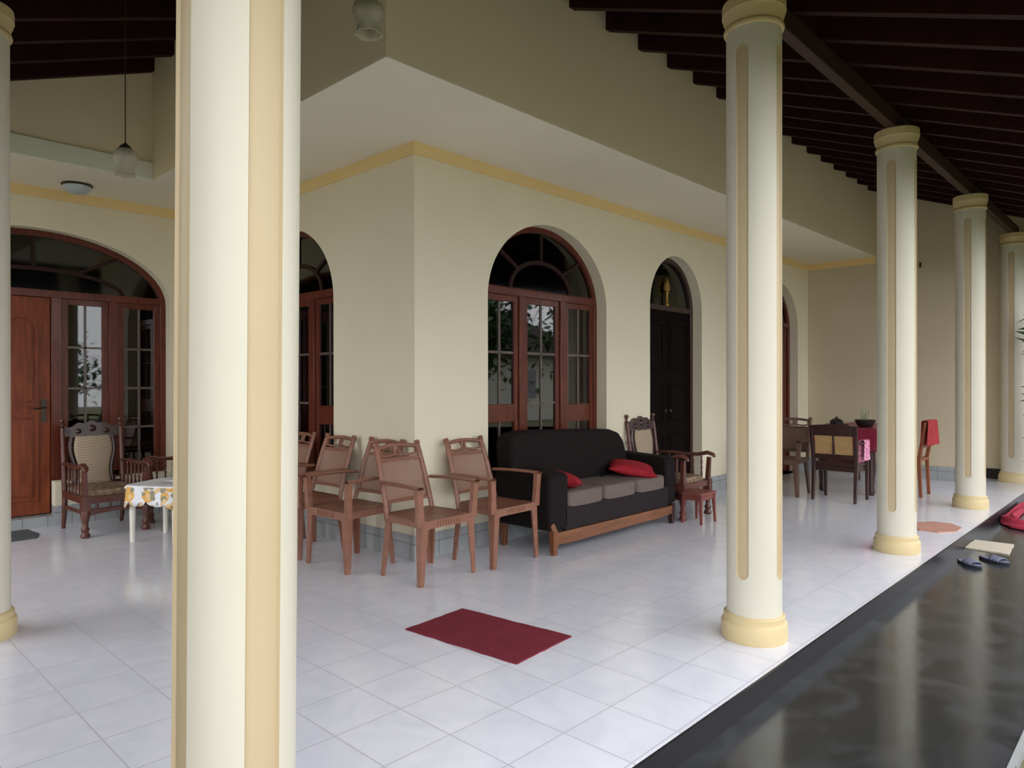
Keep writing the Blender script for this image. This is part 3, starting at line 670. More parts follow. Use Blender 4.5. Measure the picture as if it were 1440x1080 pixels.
# ------------------------------------------------------------------ brown plastic armchairs (front = -y)
def make_plastic(matn='plastic', weave='plastic_weave'):
    t = thing('plastic_armchair', '', 'chair')
    # seat
    b = MB()
    def sf(u, v):
        x = (u - 0.5) * (0.49 - 0.06 * v); y = -0.215 + 0.42 * v
        z = 0.425 - 0.022 * sin(pi * v) * (1 - (2 * u - 1) ** 2) + 0.006 * v
        if v < 0.12: z -= (0.12 - v) * 0.12
        return (x, y, z)
    b.grid(sf, 16, 14)
    s = b.build('seat', matn, t, smooth=60, solid=0.012)
    # apron: front and sides arching into the legs
    b = MB()
    n = 18
    def arch_apron(w, h):
        top = [(-w/2 + w * i / n, 0.0) for i in range(n + 1)]
        bot = []
        for i in range(n + 1):
            s_ = abs(2 * i / n - 1); bot.append((-w/2 + w * i / n, -h - 0.09 * max(0, s_ - 0.72) ** 2 / 0.0784))
        return top, bot
    top, bot = arch_apron(0.485, 0.055)
    b.ring(top, bot, -0.224, -0.212, lambda a, c, tt: (a, tt, 0.43 + c))
    for k in range(9):
        xx = -0.10 + 0.2 * k / 8; b.box(xx - 0.005, xx + 0.005, -0.229, -0.222, 0.385, 0.418)
    top, bot = arch_apron(0.40, 0.045)
    for sg in (-1, 1):
        b.ring(top, bot, 0, 0.012, lambda a, c, tt: (sg * (0.237 - 0.028 * (a + 0.2) / 0.4) + tt - 0.006, a - 0.01, 0.428 + c))
    top, bot = arch_apron(0.42, 0.045)
    b.ring(top, bot, 0.192, 0.204, lambda a, c, tt: (a, tt, 0.432 + c))
    b.build('seat_apron', matn, t, smooth=30)
    def lleg(p0, p1, w0, w1, sx, sy):
        """tapered L section leg"""
        b = MB(); th = 0.012
        vs = []
        for p, w in ((p0, w0), (p1, w1)):
            for a, c in ((0, 0), (w, 0), (w, th), (th, th), (th, w), (0, w)):
                vs.append((p[0] + sx * a, p[1] + sy * c, p[2]))
        b.add(vs, [(0,1,2,3,4,5), (6,7,8,9,10,11)] + [(i, (i+1) % 6, 6 + (i+1) % 6, 6 + i) for i in range(6)])
        return b
    for sg in (-1, 1):
        lleg((sg * 0.262, -0.225, 0.0), (sg * 0.245, -0.222, 0.42), 0.036, 0.062, -sg, 1).build('leg', matn, t, smooth=0, bevel=0.003)
        lleg((sg * 0.236, 0.225, 0.0), (sg * 0.212, 0.195, 0.43), 0.036, 0.060, -sg, -1).build('leg', matn, t, smooth=0, bevel=0.003)
    # arms with their posts
    for sg in (-1, 1):
        b = MB()
        pts = [(sg*0.248, -0.205, 0.40), (sg*0.254, -0.208, 0.50), (sg*0.262, -0.212, 0.60), (sg*0.264, -0.212, 0.645)]
        b.beam(pts[0], pts[1], 0.06, 0.032, 0.045, 0.034, hint=(0, 1, 0)); b.beam(pts[1], pts[3], 0.045, 0.034, 0.05, 0.036, hint=(0, 1, 0))
        def af(u, v, sg=sg):
            y = -0.235 + 0.45 * u; zc = 0.650 + 0.006 * sin(pi * u)
            xc = sg * (0.266 - 0.034 * u ** 2)
            a = 2 * pi * v
            return (xc + 0.027 * cos(a), y, zc + 0.013 * sin(a))
        b.grid(af, 12, 12)
        b.build('armrest', matn, t, smooth=50)
    # back
    def bk(x, z, off=0.0):
        s_ = (z - 0.43) / 0.47
        y = 0.185 + 0.115 * s_ + 0.03 * s_ * s_ + 0.022 * (1 - (x / 0.2) ** 2) * 1.0
        return Vector((x, y + off, z))
    b = MB()
    for sg in (-1, 1):
        pts = [bk(sg * (0.212 - 0.018 * (z - 0.40) / 0.5), z) - Vector((0, 0.0, 0)) for z in [0.40 + 0.055 * k for k in range(10)]]
        b.tube(pts, [0.021] * 9 + [0.018], 8, flat=0.8, hint=(0, 1, 0))
        b.tube([bk(sg * 0.194, 0.892), bk(sg * 0.195, 0.915)], [0.024, 0.02], 8)
    pr = bk
    # lower rail, panel border rails
    for z in (0.505, 0.795):
        b.tube([bk(-0.2 + 0.4 * k / 8, z) for k in range(9)], 0.011, 8)
    # crest rail arched with central motif
    b.tube([bk(-0.195 + 0.39 * k / 12, 0.875 + 0.018 * sin(pi * k / 12)) for k in range(13)], 0.015, 8)
    b.tube([bk(-0.195 + 0.39 * k / 12, 0.823 + 0.006 * cos(4 * pi * k / 12)) for k in range(13)], 0.009, 8)
    for xx in (-0.022, 0.022): b.tube([bk(xx, 0.815), bk(xx * 0.6, 0.85), bk(xx, 0.885)], 0.011, 8)
    for sg in (-1, 1):
        b.tube([bk(sg * 0.19, 0.83), bk(sg * 0.165, 0.85), bk(sg * 0.185, 0.875)], 0.013, 8)
    b.build('back_frame', matn, t, smooth=50)
    b = MB()
    b.grid(lambda u, v: tuple(bk((u - 0.5) * 0.395, 0.505 + 0.29 * v, 0.002)), 12, 10)
    b.build('backrest', weave, t, smooth=60, solid=0.008)
    return t
G1 = 'brown plastic armchairs'
c0 = make_plastic()
place(c0, (3.195, 3.862, 0), 0.04, 'brown plastic armchair nearest the camera, in front of the house corner', G1)
place(copy_tree(c0), (3.835, 3.83, 0), 0.05, 'brown plastic armchair right beside the dark sofa', G1)
place(copy_tree(c0), (3.005, 4.515, 0), -pi/2 + 0.03, 'brown plastic armchair half hidden behind the nearest plastic armchair', G1)
place(copy_tree(c0), (2.985, 5.135, 0), -pi/2 + 0.02, 'brown plastic armchair in the middle of the row before the left wall', G1)
place(copy_tree(c0), (2.985, 5.75, 0), -pi/2, 'brown plastic armchair mostly hidden by the large foreground column', G1)
cf = make_plastic('plastic_faded', 'plastic_faded')
place(cf, (8.52, 3.52, 0), -pi/2, 'faded brown plastic armchair behind the dark cane armchair at the end wall', None)

# ------------------------------------------------------------------ sofa
t = thing('sofa', 'dark three-seat sofa with grey seat cushions and a wooden base rail', 'sofa', (4.16, 3.55, 0))
L = 1.88; Dp = 0.60
b = MB(); b.box(0.10, L - 0.10, 0.03, Dp, 0.19, 0.335); b.build('seat_base', 'sofa_front', t, smooth=0, bevel=0.03)
b = MB(); b.box(0.19, L - 0.14, 0.0, 0.05, 0.17, 0.36); b.build('front_panel', 'sofa_front', t, smooth=0, bevel=0.012)
# arms
for sx, w in ((0.0, 0.235), (L - 0.17, 0.17)):
    b = MB(); x0 = sx; x1 = sx + w
    prof = [(0.0, 0.19), (0.0, 0.60), (0.02, 0.632), (0.10, 0.64), (Dp, 0.66), (Dp, 0.19)]
    b.prism(prof, x0, x1, lambda a, c, tt: (tt, a, c)); b.build('armrest', 'sofa', t, smooth=30, bevel=0.025)
# back
b = MB()
prof = [(x_, z_) for x_, z_ in ((0.02, 0.2), (L - 0.20, 0.2), (L - 0.21, 0.66), (L - 0.25, 0.79), (L - 0.32, 0.865), (L - 0.44, 0.90), (0.42, 0.94), (0.20, 0.94), (0.08, 0.92), (0.02, 0.86))]
def bfn(a, c, tt):
    s_ = (c - 0.2) / 0.7; return (a, 0.38 + tt + 0.06 * s_, c)
b.prism(prof, 0.0, 0.19, bfn); b.build('backrest', 'sofa', t, smooth=30, bevel=0.035)
cw = (L - 0.235 - 0.17) / 3
for k in range(3):
    b = MB(); b.cushion((0.235 + cw * (k + 0.5), 0.235, 0.405), (cw - 0.01, 0.47, 0.145), 0.22, crown=0.06); b.build('seat_cushion', 'cushion', t, smooth=60)
b = MB()
b.prism([(0.04, 0.175), (L - 0.04, 0.175), (L - 0.04, 0.10), (L - 0.3, 0.085), (0.3, 0.075), (0.10, 0.08), (0.04, 0.04)], -0.012, 0.02, XZ)
b.build('base_rail', 'sofawood', t, smooth=20, bevel=0.004)
for (lx, ly) in ((0.06, 0.01), (L - 0.07, 0.01), (0.06, Dp - 0.05), (L - 0.07, Dp - 0.05)):
    b = MB(); b.beam((lx + (0.0 if lx > 1 else 0.0), ly, 0), (lx, ly, 0.19), 0.045, 0.045, 0.06, 0.055)
    if ly < 0.1 and lx < 1: b.beam((lx, ly, 0.18), (lx - 0.03, ly, 0.245), 0.05, 0.05, 0.03, 0.045)
    b.build('leg', 'sofawood' if lx < 1 else 'darkwood', t, smooth=0, bevel=0.006)
# pillows
def pillow(name, lab, loc, rot, size=0.42):
    b = MB()
    def pf(sgn):
        def fn(u, v):
            x = (u - 0.5) * 2; y = (v - 0.5) * 2
            k = (1 - abs(x) ** 2.2) * (1 - abs(y) ** 2.2)
            pin = 1 - 0.10 * (1 - abs(x) ** 2) * abs(y) ** 3 - 0.0
            pin2 = 1 - 0.10 * (1 - abs(y) ** 2) * abs(x) ** 3
            return (x * size / 2 * pin2, y * size / 2 * pin, sgn * 0.065 * max(k, 0) ** 0.55)
        return fn
    b.grid(pf(1), 18, 18); b.grid(pf(-1), 18, 18)
    o = b.build(name, 'pillow', None, smooth=80); o.location = loc; o.rotation_euler = rot
    tag(o, lab, 'cushion', 'red pillows on the sofa'); return o
pillow('throw_pillow', 'red pillow lying on the sofa seat against its right arm', (5.62, 3.78, 0.54), (radians(9), radians(-5), radians(38)), 0.46)
pillow('throw_pillow', 'red pillow partly hidden behind the left sofa arm', (4.53, 3.75, 0.550), (radians(10), radians(8), radians(30)), 0.36)

# ------------------------------------------------------------------ turned-wood easy chairs (front = -y)
def turned(b, x, y, z0, z1, r, n=3):
    prof = [(r * 0.8, 0)]
    H_ = z1 - z0
    for k in range(n):
        a = k / n; c = (k + 1) / n; m_ = (a + c) / 2
        prof += [(r * 1.0, H_ * (a + 0.02)), (r * 0.62, H_ * (a + 0.08)), (r * 1.05, H_ * m_), (r * 0.62, H_ * (c - 0.08)), (r * 1.0, H_ * (c - 0.02))]
    prof.append((r * 0.8, H_)); b.lathe(prof, 12, c=(x, y, z0))
def make_easy(wd=0.50, top=1.02):
    t = thing('easy_chair', '', 'chair')
    hw = wd / 2; fy = -0.33; ry = 0.24; ty = 0.33
    lean = lambda z: ry + (ty - ry) * max(0, (z - 0.30)) / (top - 0.30)
    for sg in (-1, 1):
        b = MB(); pts = [(sg*hw, ry + 0.05, 0), (sg*hw, ry + 0.01, 0.15), (sg*hw, ry, 0.30), (sg*hw, lean(0.6), 0.6), (sg*hw, lean(top - 0.09), top - 0.09)]
        b.tube(pts, [0.018, 0.022, 0.025, 0.021, 0.017], 12)
        c = (sg*hw, lean(top) - 0.004, top - 0.09)
        bp_ = b.build('back_post', 'chairwood', t, smooth=50)
        b = MB(); b.lathe([(0.012, 0), (0.022, 0.008), (0.010, 0.02), (0.012, 0.05), (0.024, 0.065), (0.020, 0.082), (0.0, 0.09)], 12, c=c)
        b.build('finial', 'chairwood', bp_, smooth=50)
        # carved front leg with scroll foot
        b = MB(); b.lathe([(0.034, 0), (0.040, 0.02), (0.026, 0.05), (0.036, 0.075), (0.022, 0.10), (0.026, 0.14), (0.040, 0.20), (0.034, 0.24)], 14, c=(sg*(hw + 0.0), fy, 0))
        b.box(sg*hw - 0.034, sg*hw + 0.034, fy - 0.034, fy + 0.034, 0.235, 0.36)
        b.build('leg', 'chairwood', t, smooth=40)
        # arm: post, scrolled rail
        b = MB(); b.beam((sg*hw, fy, 0.35), (sg*(hw + 0.01), fy - 0.01, 0.585), 0.045, 0.04, 0.035, 0.035)
        rail = [(sg*hw, lean(0.60), 0.60), (sg*(hw+0.008), 0.10, 0.612), (sg*(hw+0.012), -0.08, 0.60), (sg*(hw+0.015), -0.22, 0.605), (sg*(hw+0.015), -0.32, 0.63), (sg*(hw+0.015), -0.385, 0.612), (sg*(hw+0.015), -0.40, 0.585)]
        b.tube(rail, [0.020, 0.026, 0.028, 0.031, 0.033, 0.028, 0.018], 12, flat=0.65)
        b.build('armrest', 'chairwood', t, smooth=50)
        for k in range(5):
            b = MB(); yy = -0.26 + 0.095 * k; turned(b, sg*hw, yy, 0.35, 0.592, 0.011, 2); b.build('spindle', 'chairwood', t, smooth=50)
        b = MB(); b.beam((sg*hw, fy, 0.325), (sg*hw, ry, 0.325), 0.04, 0.065); b.beam((sg*hw, fy, 0.21), (sg*hw, ry + 0.01, 0.21), 0.025, 0.03)
        b.build('side_rail', 'chairwood', t, smooth=0, bevel=0.004)
    b = MB(); b.beam((-hw, fy, 0.325), (hw, fy, 0.325), 0.04, 0.06); b.build('seat_rail', 'chairwood', t, smooth=0, bevel=0.004); b = MB(); b.beam((-hw, ry, 0.325), (hw, ry, 0.325), 0.04, 0.06); b.build('rear_rail', 'chairwood', t, smooth=0, bevel=0.004); b = MB()
    n = 12; w = wd - 0.06
    top_ = [(-w/2 + w * i / n, 0.245) for i in range(n + 1)]; bot_ = [(-w/2 + w * i / n, 0.19 + 0.02 * sin(pi * i / n)) for i in range(n + 1)]
    b.ring(top_, bot_, fy - 0.012, fy + 0.012, XZ)
    b.build('front_rail', 'chairwood', t, smooth=0, bevel=0.004)
    for k in range(4):
        b = MB(); turned(b, -hw + wd * (k + 1) / 5, fy, 0.238, 0.30, 0.010, 1); b.build('spindle', 'chairwood', t, smooth=50)
    # crest board, carved outline
    b = MB(); out = []
    for i in range(25):
        u = i / 24; x = (u - 0.5) * (wd - 0.03)
        z = top - 0.085 + 0.05 * sin(pi * u) ** 1.5 + 0.010 * cos(8 * pi * u)
        out.append((x, z))
    inn = [(x, top - 0.19 + 0.025 * abs(2 * i / 24 - 1) ** 2) for i, (x, z) in enumerate(out)]
    b.ring(out, inn, -0.012, 0.012, lambda a, c, tt: (a, lean(c) + tt, c))
    cr_ = b.build('crest', 'darkwood', t, smooth=30)
    for xx, zz, rr in ((-0.12, top - 0.125, 0.8), (0, top - 0.10, 1.0), (0.12, top - 0.125, 0.8)):
        b = MB(); b.lathe([(0, 0), (0.035 * rr, 0.004), (0.025 * rr, 0.016), (0.010 * rr, 0.022), (0, 0.022)], 12, mtx=Matrix.Translation((xx, lean(zz) - 0.008, zz)) @ Matrix.Rotation(radians(90), 4, 'X'))
        b.build('rosette', 'darkwood', cr_)
    # back frame: wavy stiles and cane panel
    b = MB(); zb0, zb1 = 0.40, top - 0.17
    def wv(z): return 0.145 + 0.018 * sin(2 * pi * (z - zb0) / (zb1 - zb0) * 1.0) * -1
    hwk = wd / 0.5
    for sg in (-1, 1):
        pts = [(sg * (wv(z) + 0.024) * hwk, lean(z), z) for z in [zb0 + (zb1 - zb0) * k / 12 for k in range(13)]]
        b.tube(pts, 0.022, 8, flat=0.6)
        for k in range(5):
            z = zb0 + 0.04 + (zb1 - zb0 - 0.08) * k / 4; b.tube([(sg * (wv(z) + 0.03) * hwk, lean(z), z), (sg * (hw - 0.015), lean(z), z + 0.02)], 0.008, 6)
    b.tube([(-hw, lean(0.40), 0.40), (hw, lean(0.40), 0.40)], 0.02, 8)
    b.build('back_frame', 'darkwood', t, smooth=50)
    b = MB(); b.grid(lambda u, v: ((u - 0.5) * 2 * wv(zb0 + (zb1 - zb0) * v) * hwk, lean(zb0 + (zb1 - zb0) * v) - 0.012 - 0.02 * sin(pi * u), zb0 + (zb1 - zb0) * v), 12, 20)
    b.build('backrest', 'cane', t, smooth=60, solid=0.012)
    b = MB(); b.cushion((0, -0.045, 0.37), (wd - 0.05, 0.55, 0.07), 0.25); b.build('seat_cushion', 'frill', t, smooth=60)
    return t
e0 = make_easy(0.50, 1.02)
place(e0, (2.14, 7.27, 0), 0.02, 'carved wooden easy chair with cane back before the entrance windows', 'carved easy chairs')
place(copy_tree(e0), (6.40, 3.87, 0), 0.0, 'carved wooden easy chair with tall cane back between sofa and dark arched door', 'carved easy chairs')
place(copy_tree(e0), (2.93, 7.10, 0), -pi/2 + 0.3, 'carved wooden easy chair almost hidden behind the large foreground column', 'carved easy chairs')

# foot stool beside sofa
t = thing('footstool', 'small reddish-brown stool on the floor at the right end of the sofa', 'stool', (6.20, 3.395, 0))
b = MB(); b.box(-0.15, 0.15, -0.11, 0.11, 0.27, 0.30); b.build('stool_top', 'pink_stool', t, smooth=0, bevel=0.008)
b = MB(); b.ring([(-0.135, -0.095), (0.135, -0.095), (0.135, 0.095), (-0.135, 0.095)], [(-0.12, -0.08), (0.12, -0.08), (0.12, 0.08), (-0.12, 0.08)], 0.225, 0.27, lambda a, c, tt: (a, c, tt), closed=True); b.build('apron', 'pink_stool', t, smooth=0)
for sx in (-1, 1):
    for sy in (-1, 1):
        b = MB(); b.beam((sx * 0.135, sy * 0.10, 0), (sx * 0.125, sy * 0.088, 0.27), 0.022, 0.022, 0.032, 0.032); b.build('leg', 'pink_stool', t, smooth=0, bevel=0.004)

# ------------------------------------------------------------------ small white table with floral cloth
t = thing('side_table', 'small white plastic table under the floral cloth by the foreground column', 'table', (2.41, 6.41, 0), radians(31.6))
b = MB(); b.box(-0.25, 0.25, -0.25, 0.25, 0.455, 0.48); b.box(-0.22, 0.22, -0.22, 0.22, 0.42, 0.455); b.build('tabletop', 'white_plastic', t, smooth=0, bevel=0.008)
for sx in (-1, 1):
    for sy in (-1, 1):
        b = MB(); b.lathe([(0.018, 0), (0.02, 0.01), (0.026, 0.42)], 14, c=(sx * 0.205, sy * 0.205, 0)); b.build('leg', 'white_plastic', t)
b = MB(); n = 96
rings = []
def cloth_pt(a, s_):
    # square table, round-cornered cloth with points hanging and wavy scalloped hem
    ca, sa = cos(a), sin(a); m_ = max(abs(ca), abs(sa)); R_ = 0.262 / m_; R_ = min(R_, 0.262 * 1.28)
    if s_ <= 1: return (ca * R_ * s_, sa * R_ * s_, 0.4845)
    d = s_ - 1
    sc = abs(sin(a * 6)) ** 0.6
    drop = d * (0.120 + 0.045 * sc + 0.035 * (1 - abs(cos(2 * a))))
    out = d * (0.02 + 0.014 * cos(a * 12)) + 0.003
    return (ca * (R_ + out), sa * (R_ + out), 0.4845 - drop)
lv = [0.0001, 0.5, 0.9, 0.98, 1.0, 1.06, 1.25, 1.5, 1.75, 2.0]
vs = [cloth_pt(2 * pi * k / n, s_) for s_ in lv for k in range(n)]
fs = [(j*n+k, j*n+(k+1) % n, (j+1)*n+(k+1) % n, (j+1)*n+k) for j in range(len(lv)-1) for k in range(n)]
b.add(vs, fs); o = b.build('tablecloth', 'floral', None, smooth=60, solid=0.002)
o.location = (2.41, 6.41, 0.002); o.rotation_euler = (0, 0, radians(31.6)); tag(o, 'white cloth with orange flower hem draped over the small white table', 'tablecloth')

# ------------------------------------------------------------------ dining end
t = thing('dining_table', 'dining table under a maroon cloth near the end wall', 'table', (9.70, 2.975, 0))
b = MB(); b.box(-0.72, 0.72, -0.36, 0.36, 0.765, 0.795); b.build('tabletop', 'darkwood', t, smooth=0, bevel=0.006)
for sx in (-1, 1):
    for sy in (-1, 1):
        b = MB(); b.lathe([(0.035, 0), (0.045, 0.04), (0.038, 0.1), (0.055, 0.35), (0.042, 0.62), (0.055, 0.68), (0.055, 0.765)], 16, c=(sx * 0.64, sy * 0.28, 0)); b.build('leg', 'darkwood', t)
def drape(name, x0, x1, y0, y1, z, drop, matn, lab, loc, wav=0.012, cat='tablecloth', parent=None):
    b = MB(); per = []; N = 120
    w_, h_ = x1 - x0, y1 - y0; P = 2 * (w_ + h_)
    for k in range(N):
        s_ = P * k / N
        if s_ < w_: p = (x0 + s_, y0, 0, -1)
        elif s_ < w_ + h_: p = (x1, y0 + s_ - w_, 1, 0)
        elif s_ < 2 * w_ + h_: p = (x1 - (s_ - w_ - h_), y1, 0, 1)
        else: p = (x0, y1 - (s_ - 2 * w_ - h_), -1, 0)
        per.append(p)
    cx, cy = (x0 + x1) / 2, (y0 + y1) / 2
    vs = []
    for j, (f_, dz, out) in enumerate(((0.0, 0, 0), (0.97, 0, 0), (1.0, -0.006, 0.004), (1.0, -drop * 0.35, 0.4), (1.0, -drop * 0.7, 0.8), (1.0, -drop, 1.0))):
        for k, p in enumerate(per):
            o_ = out * (0.012 + wav * sin(k * 2 * pi / N * 15)) if j > 2 else out
            vs.append((cx + (p[0] - cx) * f_ + p[2] * o_, cy + (p[1] - cy) * f_ + p[3] * o_, z + dz))
    fs = [(j*N+k, j*N+(k+1) % N, (j+1)*N+(k+1) % N, (j+1)*N+k) for j in range(5) for k in range(N)]
    b.add(vs, fs); o = b.build(name, matn, None, smooth=60, solid=0.002); o.location = loc
    tag(o, lab, cat); return o
drape('tablecloth', -0.725, 0.725, -0.365, 0.365, 0.798, 0.27, 'maroon_cloth', 'maroon cloth covering the dining table near the end wall', (9.70, 2.975, 0.0))

def make_dining_arm():
    t = thing('dining_armchair', 'dark wooden armchair with two pale cane panels in its back, seen from behind', 'chair', (8.50, 2.86, 0), pi/2)
    # front = -y local -> +x world
    w = 0.23
    for sg in (-1, 1):
        b = MB(); b.beam((sg*w, 0.21, 0), (sg*w, 0.17, 0.42), 0.03, 0.035, 0.042, 0.045); b.beam((sg*w, 0.17, 0.42), (sg*(w+0.015), 0.24, 0.86), 0.042, 0.045, 0.035, 0.03)
        b.build('back_post', 'darkwood', t, smooth=0, bevel=0.005)
        b = MB(); b.beam((sg*w, -0.20, 0), (sg*w, -0.19, 0.64), 0.03, 0.03, 0.04, 0.04); b.build('leg', 'darkwood', t, smooth=0, bevel=0.005)
        b = MB(); b.tube([(sg*(w+0.005), 0.20, 0.66), (sg*(w+0.02), 0.0, 0.665), (sg*(w+0.01), -0.14, 0.655), (sg*w, -0.23, 0.63)], [0.018, 0.022, 0.024, 0.018], 10, flat=0.7); b.build('armrest', 'darkwood', t, smooth=50)
    b = MB(); b.box(-w, w, -0.20, 0.18, 0.40, 0.44); b.box(-w + 0.01, w - 0.01, -0.19, 0.17, 0.34, 0.40); b.build('seat', 'darkwood', t, smooth=0, bevel=0.008)
    by = lambda z: 0.17 + 0.07 * (z - 0.42) / 0.44
    b = MB(); n = 10
    b.ring([(-0.25 + 0.5 * i / n, 0.86 + 0.015 * sin(pi * i / n)) for i in range(n + 1)], [(-0.235 + 0.47 * i / n, 0.745) for i in range(n + 1)], -0.014, 0.014, lambda a, c, tt: (a, by(c) + tt, c))
    b.box(-w, w, by(0.5) - 0.012, by(0.5) + 0.012, 0.48, 0.535); b.box(-0.008, 0.008, by(0.64) - 0.022, by(0.64) + 0.022, 0.53, 0.75)
    b.build('back_frame', 'darkwood', t, smooth=20, bevel=0.004)
    for sg in (-1, 1):
        b = MB(); xa, xb = sorted((sg * 0.012, sg * 0.205))
        b.prism([(xa, 0.535), (xb, 0.535), (xb, 0.745), (xa, 0.745)], -0.005, 0.005, lambda a, c, tt: (a, by(c) + tt, c)); b.build('back_panel', 'plycane', t, smooth=0)
    return t
make_dining_arm()
# pink towel over its armrest (near arm, y side towards the columns)
b = MB()
def towel(u, v):
    s_ = v * 0.56
    if s_ < 0.27: z = 0.69 - (0.27 - s_); yy = -0.026
    elif s_ < 0.31: z = 0.693 + 0.003 * sin(pi * (s_ - 0.27) / 0.04); yy = -0.026 + 0.052 * (s_ - 0.27) / 0.04
    else: z = 0.69 - (s_ - 0.31) * 0.9; yy = 0.026
    return (0.22 * (u - 0.5) * (1 - 0.15 * sin(pi * v)) , -yy * 1.15 + 0.006 * sin(u * 14), z)
b.grid(towel, 16, 40); o = b.build('hand_towel', 'pink_towel', None, smooth=60, solid=0.004)
o.location = (8.58, 2.62, 0.0); tag(o, 'pink patterned towel hanging over the arm of the dark cane armchair', 'towel')

# chair with red cloth on its back, tucked under near side of the table (faces +y)
t = thing('dining_chair', 'orange-brown wooden chair on the terrace side of the dining table under a red cloth', 'chair', (9.47, 2.42, 0), pi)
w = 0.18
for sg in (-1, 1):
    b = MB(); b.beam((sg*w, 0.20, 0), (sg*w, 0.18, 0.44), 0.035, 0.035, 0.045, 0.04); b.beam((sg*w, 0.18, 0.44), (sg*w, 0.25, 0.885), 0.045, 0.04, 0.035, 0.03); b.build('back_post', 'orange_wood', t, smooth=0, bevel=0.004)
    b = MB(); b.beam((sg*w, -0.18, 0), (sg*w, -0.18, 0.42), 0.03, 0.03, 0.04, 0.04); b.build('leg', 'orange_wood', t, smooth=0, bevel=0.004)
b = MB(); b.box(-0.20, 0.20, -0.20, 0.20, 0.42, 0.45); b.build('seat', 'orange_wood', t, smooth=0, bevel=0.008)
b = MB(); b.box(-0.17, 0.17, 0.235, 0.255, 0.80, 0.875); b.box(-0.17, 0.17, 0.20, 0.22, 0.58, 0.62); b.build('back_rails', 'orange_wood', t, smooth=0)
b = MB()
def shirt(u, v):
    s_ = v * 0.62
    if s_ < 0.29: z = 0.895 - (0.29 - s_); yy = -0.035
    elif s_ < 0.33: z = 0.90; yy = -0.035 + 0.07 * (s_ - 0.29) / 0.04
    else: z = 0.895 - (s_ - 0.33); yy = 0.035
    x = (u - 0.5) * (0.42 + 0.10 * (0.895 - z) / 0.29)
    return (x, yy * 1.0 + 0.012 * sin(u * 11) * (0.9 - z) * 3, z)
b.grid(shirt, 20, 40); o = b.build('red_cloth', 'red_print', None, smooth=60, solid=0.004)
o.location = (9.47, 2.172, 0.0); tag(o, 'red cloth hung over the back of the orange-brown dining chair', 'cloth')

# things on the dining table
t = thing('potted_plant', 'dark low planter with thin pale leaves on the dining table', 'plant', (9.32, 2.84, 0.800))
b = MB(); b.lathe([(0.07, 0), (0.085, 0.01), (0.115, 0.07), (0.12, 0.09), (0.105, 0.09), (0.10, 0.075), (0.0, 0.07)], 20); b.build('planter', 'dark_ceramic', t)
b = MB()
for k in range(12):
    a = random.uniform(0, 2 * pi); r_ = random.uniform(0.01, 0.06); L_ = random.uniform(0.10, 0.20); le = random.uniform(0.01, 0.05)
    pts = [(r_ * cos(a), r_ * sin(a), 0.07), (r_ * cos(a) + le * 0.4 * cos(a), r_ * sin(a) + le * 0.4 * sin(a), 0.07 + L_ * 0.6), (r_ * cos(a) + le * cos(a), r_ * sin(a) + le * sin(a), 0.07 + L_)]
    b.tube(pts, [0.006, 0.005, 0.001], 5, flat=0.4)
b.build('leaves', 'leaf_pale', t, smooth=50)
t = thing('bowl', 'dark rounded bowl with lid on the dining table left of the planter', 'bowl', (9.18, 3.13, 0.800))
b = MB(); b.lathe([(0.04, 0), (0.045, 0.01), (0.075, 0.035), (0.08, 0.06), (0.07, 0.06), (0.0, 0.055)], 20); b.build('bowl_body', 'dark_ceramic', t)
b = MB(); b.lathe([(0.08, 0.058), (0.06, 0.085), (0.03, 0.10), (0.012, 0.105), (0.016, 0.12), (0.0, 0.125)], 20); b.build('bowl_lid', 'dark_ceramic', t)
b = MB(); b.lathe([(0.0, 0.004), (0.12, 0.004), (0.14, 0.016), (0.142, 0.014), (0.125, 0.0), (0.0, 0.0)], 28); o = b.build('tray', 'dark_ceramic', None); o.location = (9.13, 2.78 + 0.40, 0.8005)
o.location = (9.40, 3.20, 0.801); tag(o, 'flat dark tray on the dining table behind the bowl', 'tray')

# ------------------------------------------------------------------ mats
def flat_poly(name, pts, z, th, matn, lab, cat, wav=0.0):
    cx = sum(p[0] for p in pts) / len(pts); cy = sum(p[1] for p in pts) / len(pts)
    # densify edges
    out = []
    for i, p in enumerate(pts):
        q = pts[(i + 1) % len(pts)]; m_ = 10 if len(pts) < 8 else 1
        for k in range(m_):
            f_ = k / m_; jx = random.uniform(-wav, wav) if k else 0
            out.append((p[0] + (q[0] - p[0]) * f_ - cx + jx, p[1] + (q[1] - p[1]) * f_ - cy + jx))
    b = MB(); b.prism(out, 0, th, lambda a, c, tt: (a, c, tt)); o = b.build(name, matn, None, smooth=0, bevel=0.0015)
    o.location = (cx, cy, z); tag(o, lab, cat); return o
flat_poly('floor_mat', [(2.391, 3.077), (2.462, 2.308), (2.93, 2.349), (2.842, 3.111)], 0.0, 0.008, 'mat_red', 'dark red rectangular mat in the middle of the white floor', 'mat', 0.004)
flat_poly('floor_mat', [(1.15, 7.22), (1.60, 7.22), (1.66, 7.40), (1.63, 7.69), (1.15, 7.69)], 0.0, 0.012, 'mat_grey', 'grey doormat before the entrance door', 'mat', 0.003)
flat_poly('floor_mat', [(7.47 + 0.26 * cos(a) * 0.9 + 0.05 * cos(a), 1.66 + 0.20 * sin(a)) for a in [2 * pi * k / 8 + pi / 8 for k in range(8)]], 0.0, 0.010, 'mat_pink', 'pinkish octagonal mat on the floor between two columns', 'mat')
flat_poly('floor_cloth', [(7.24, 1.385), (7.20, 1.06), (7.66, 1.09), (7.64, 1.385)], ZL, 0.012, 'beige', 'beige folded cloth on the black terrace beside the slippers', 'cloth', 0.003)

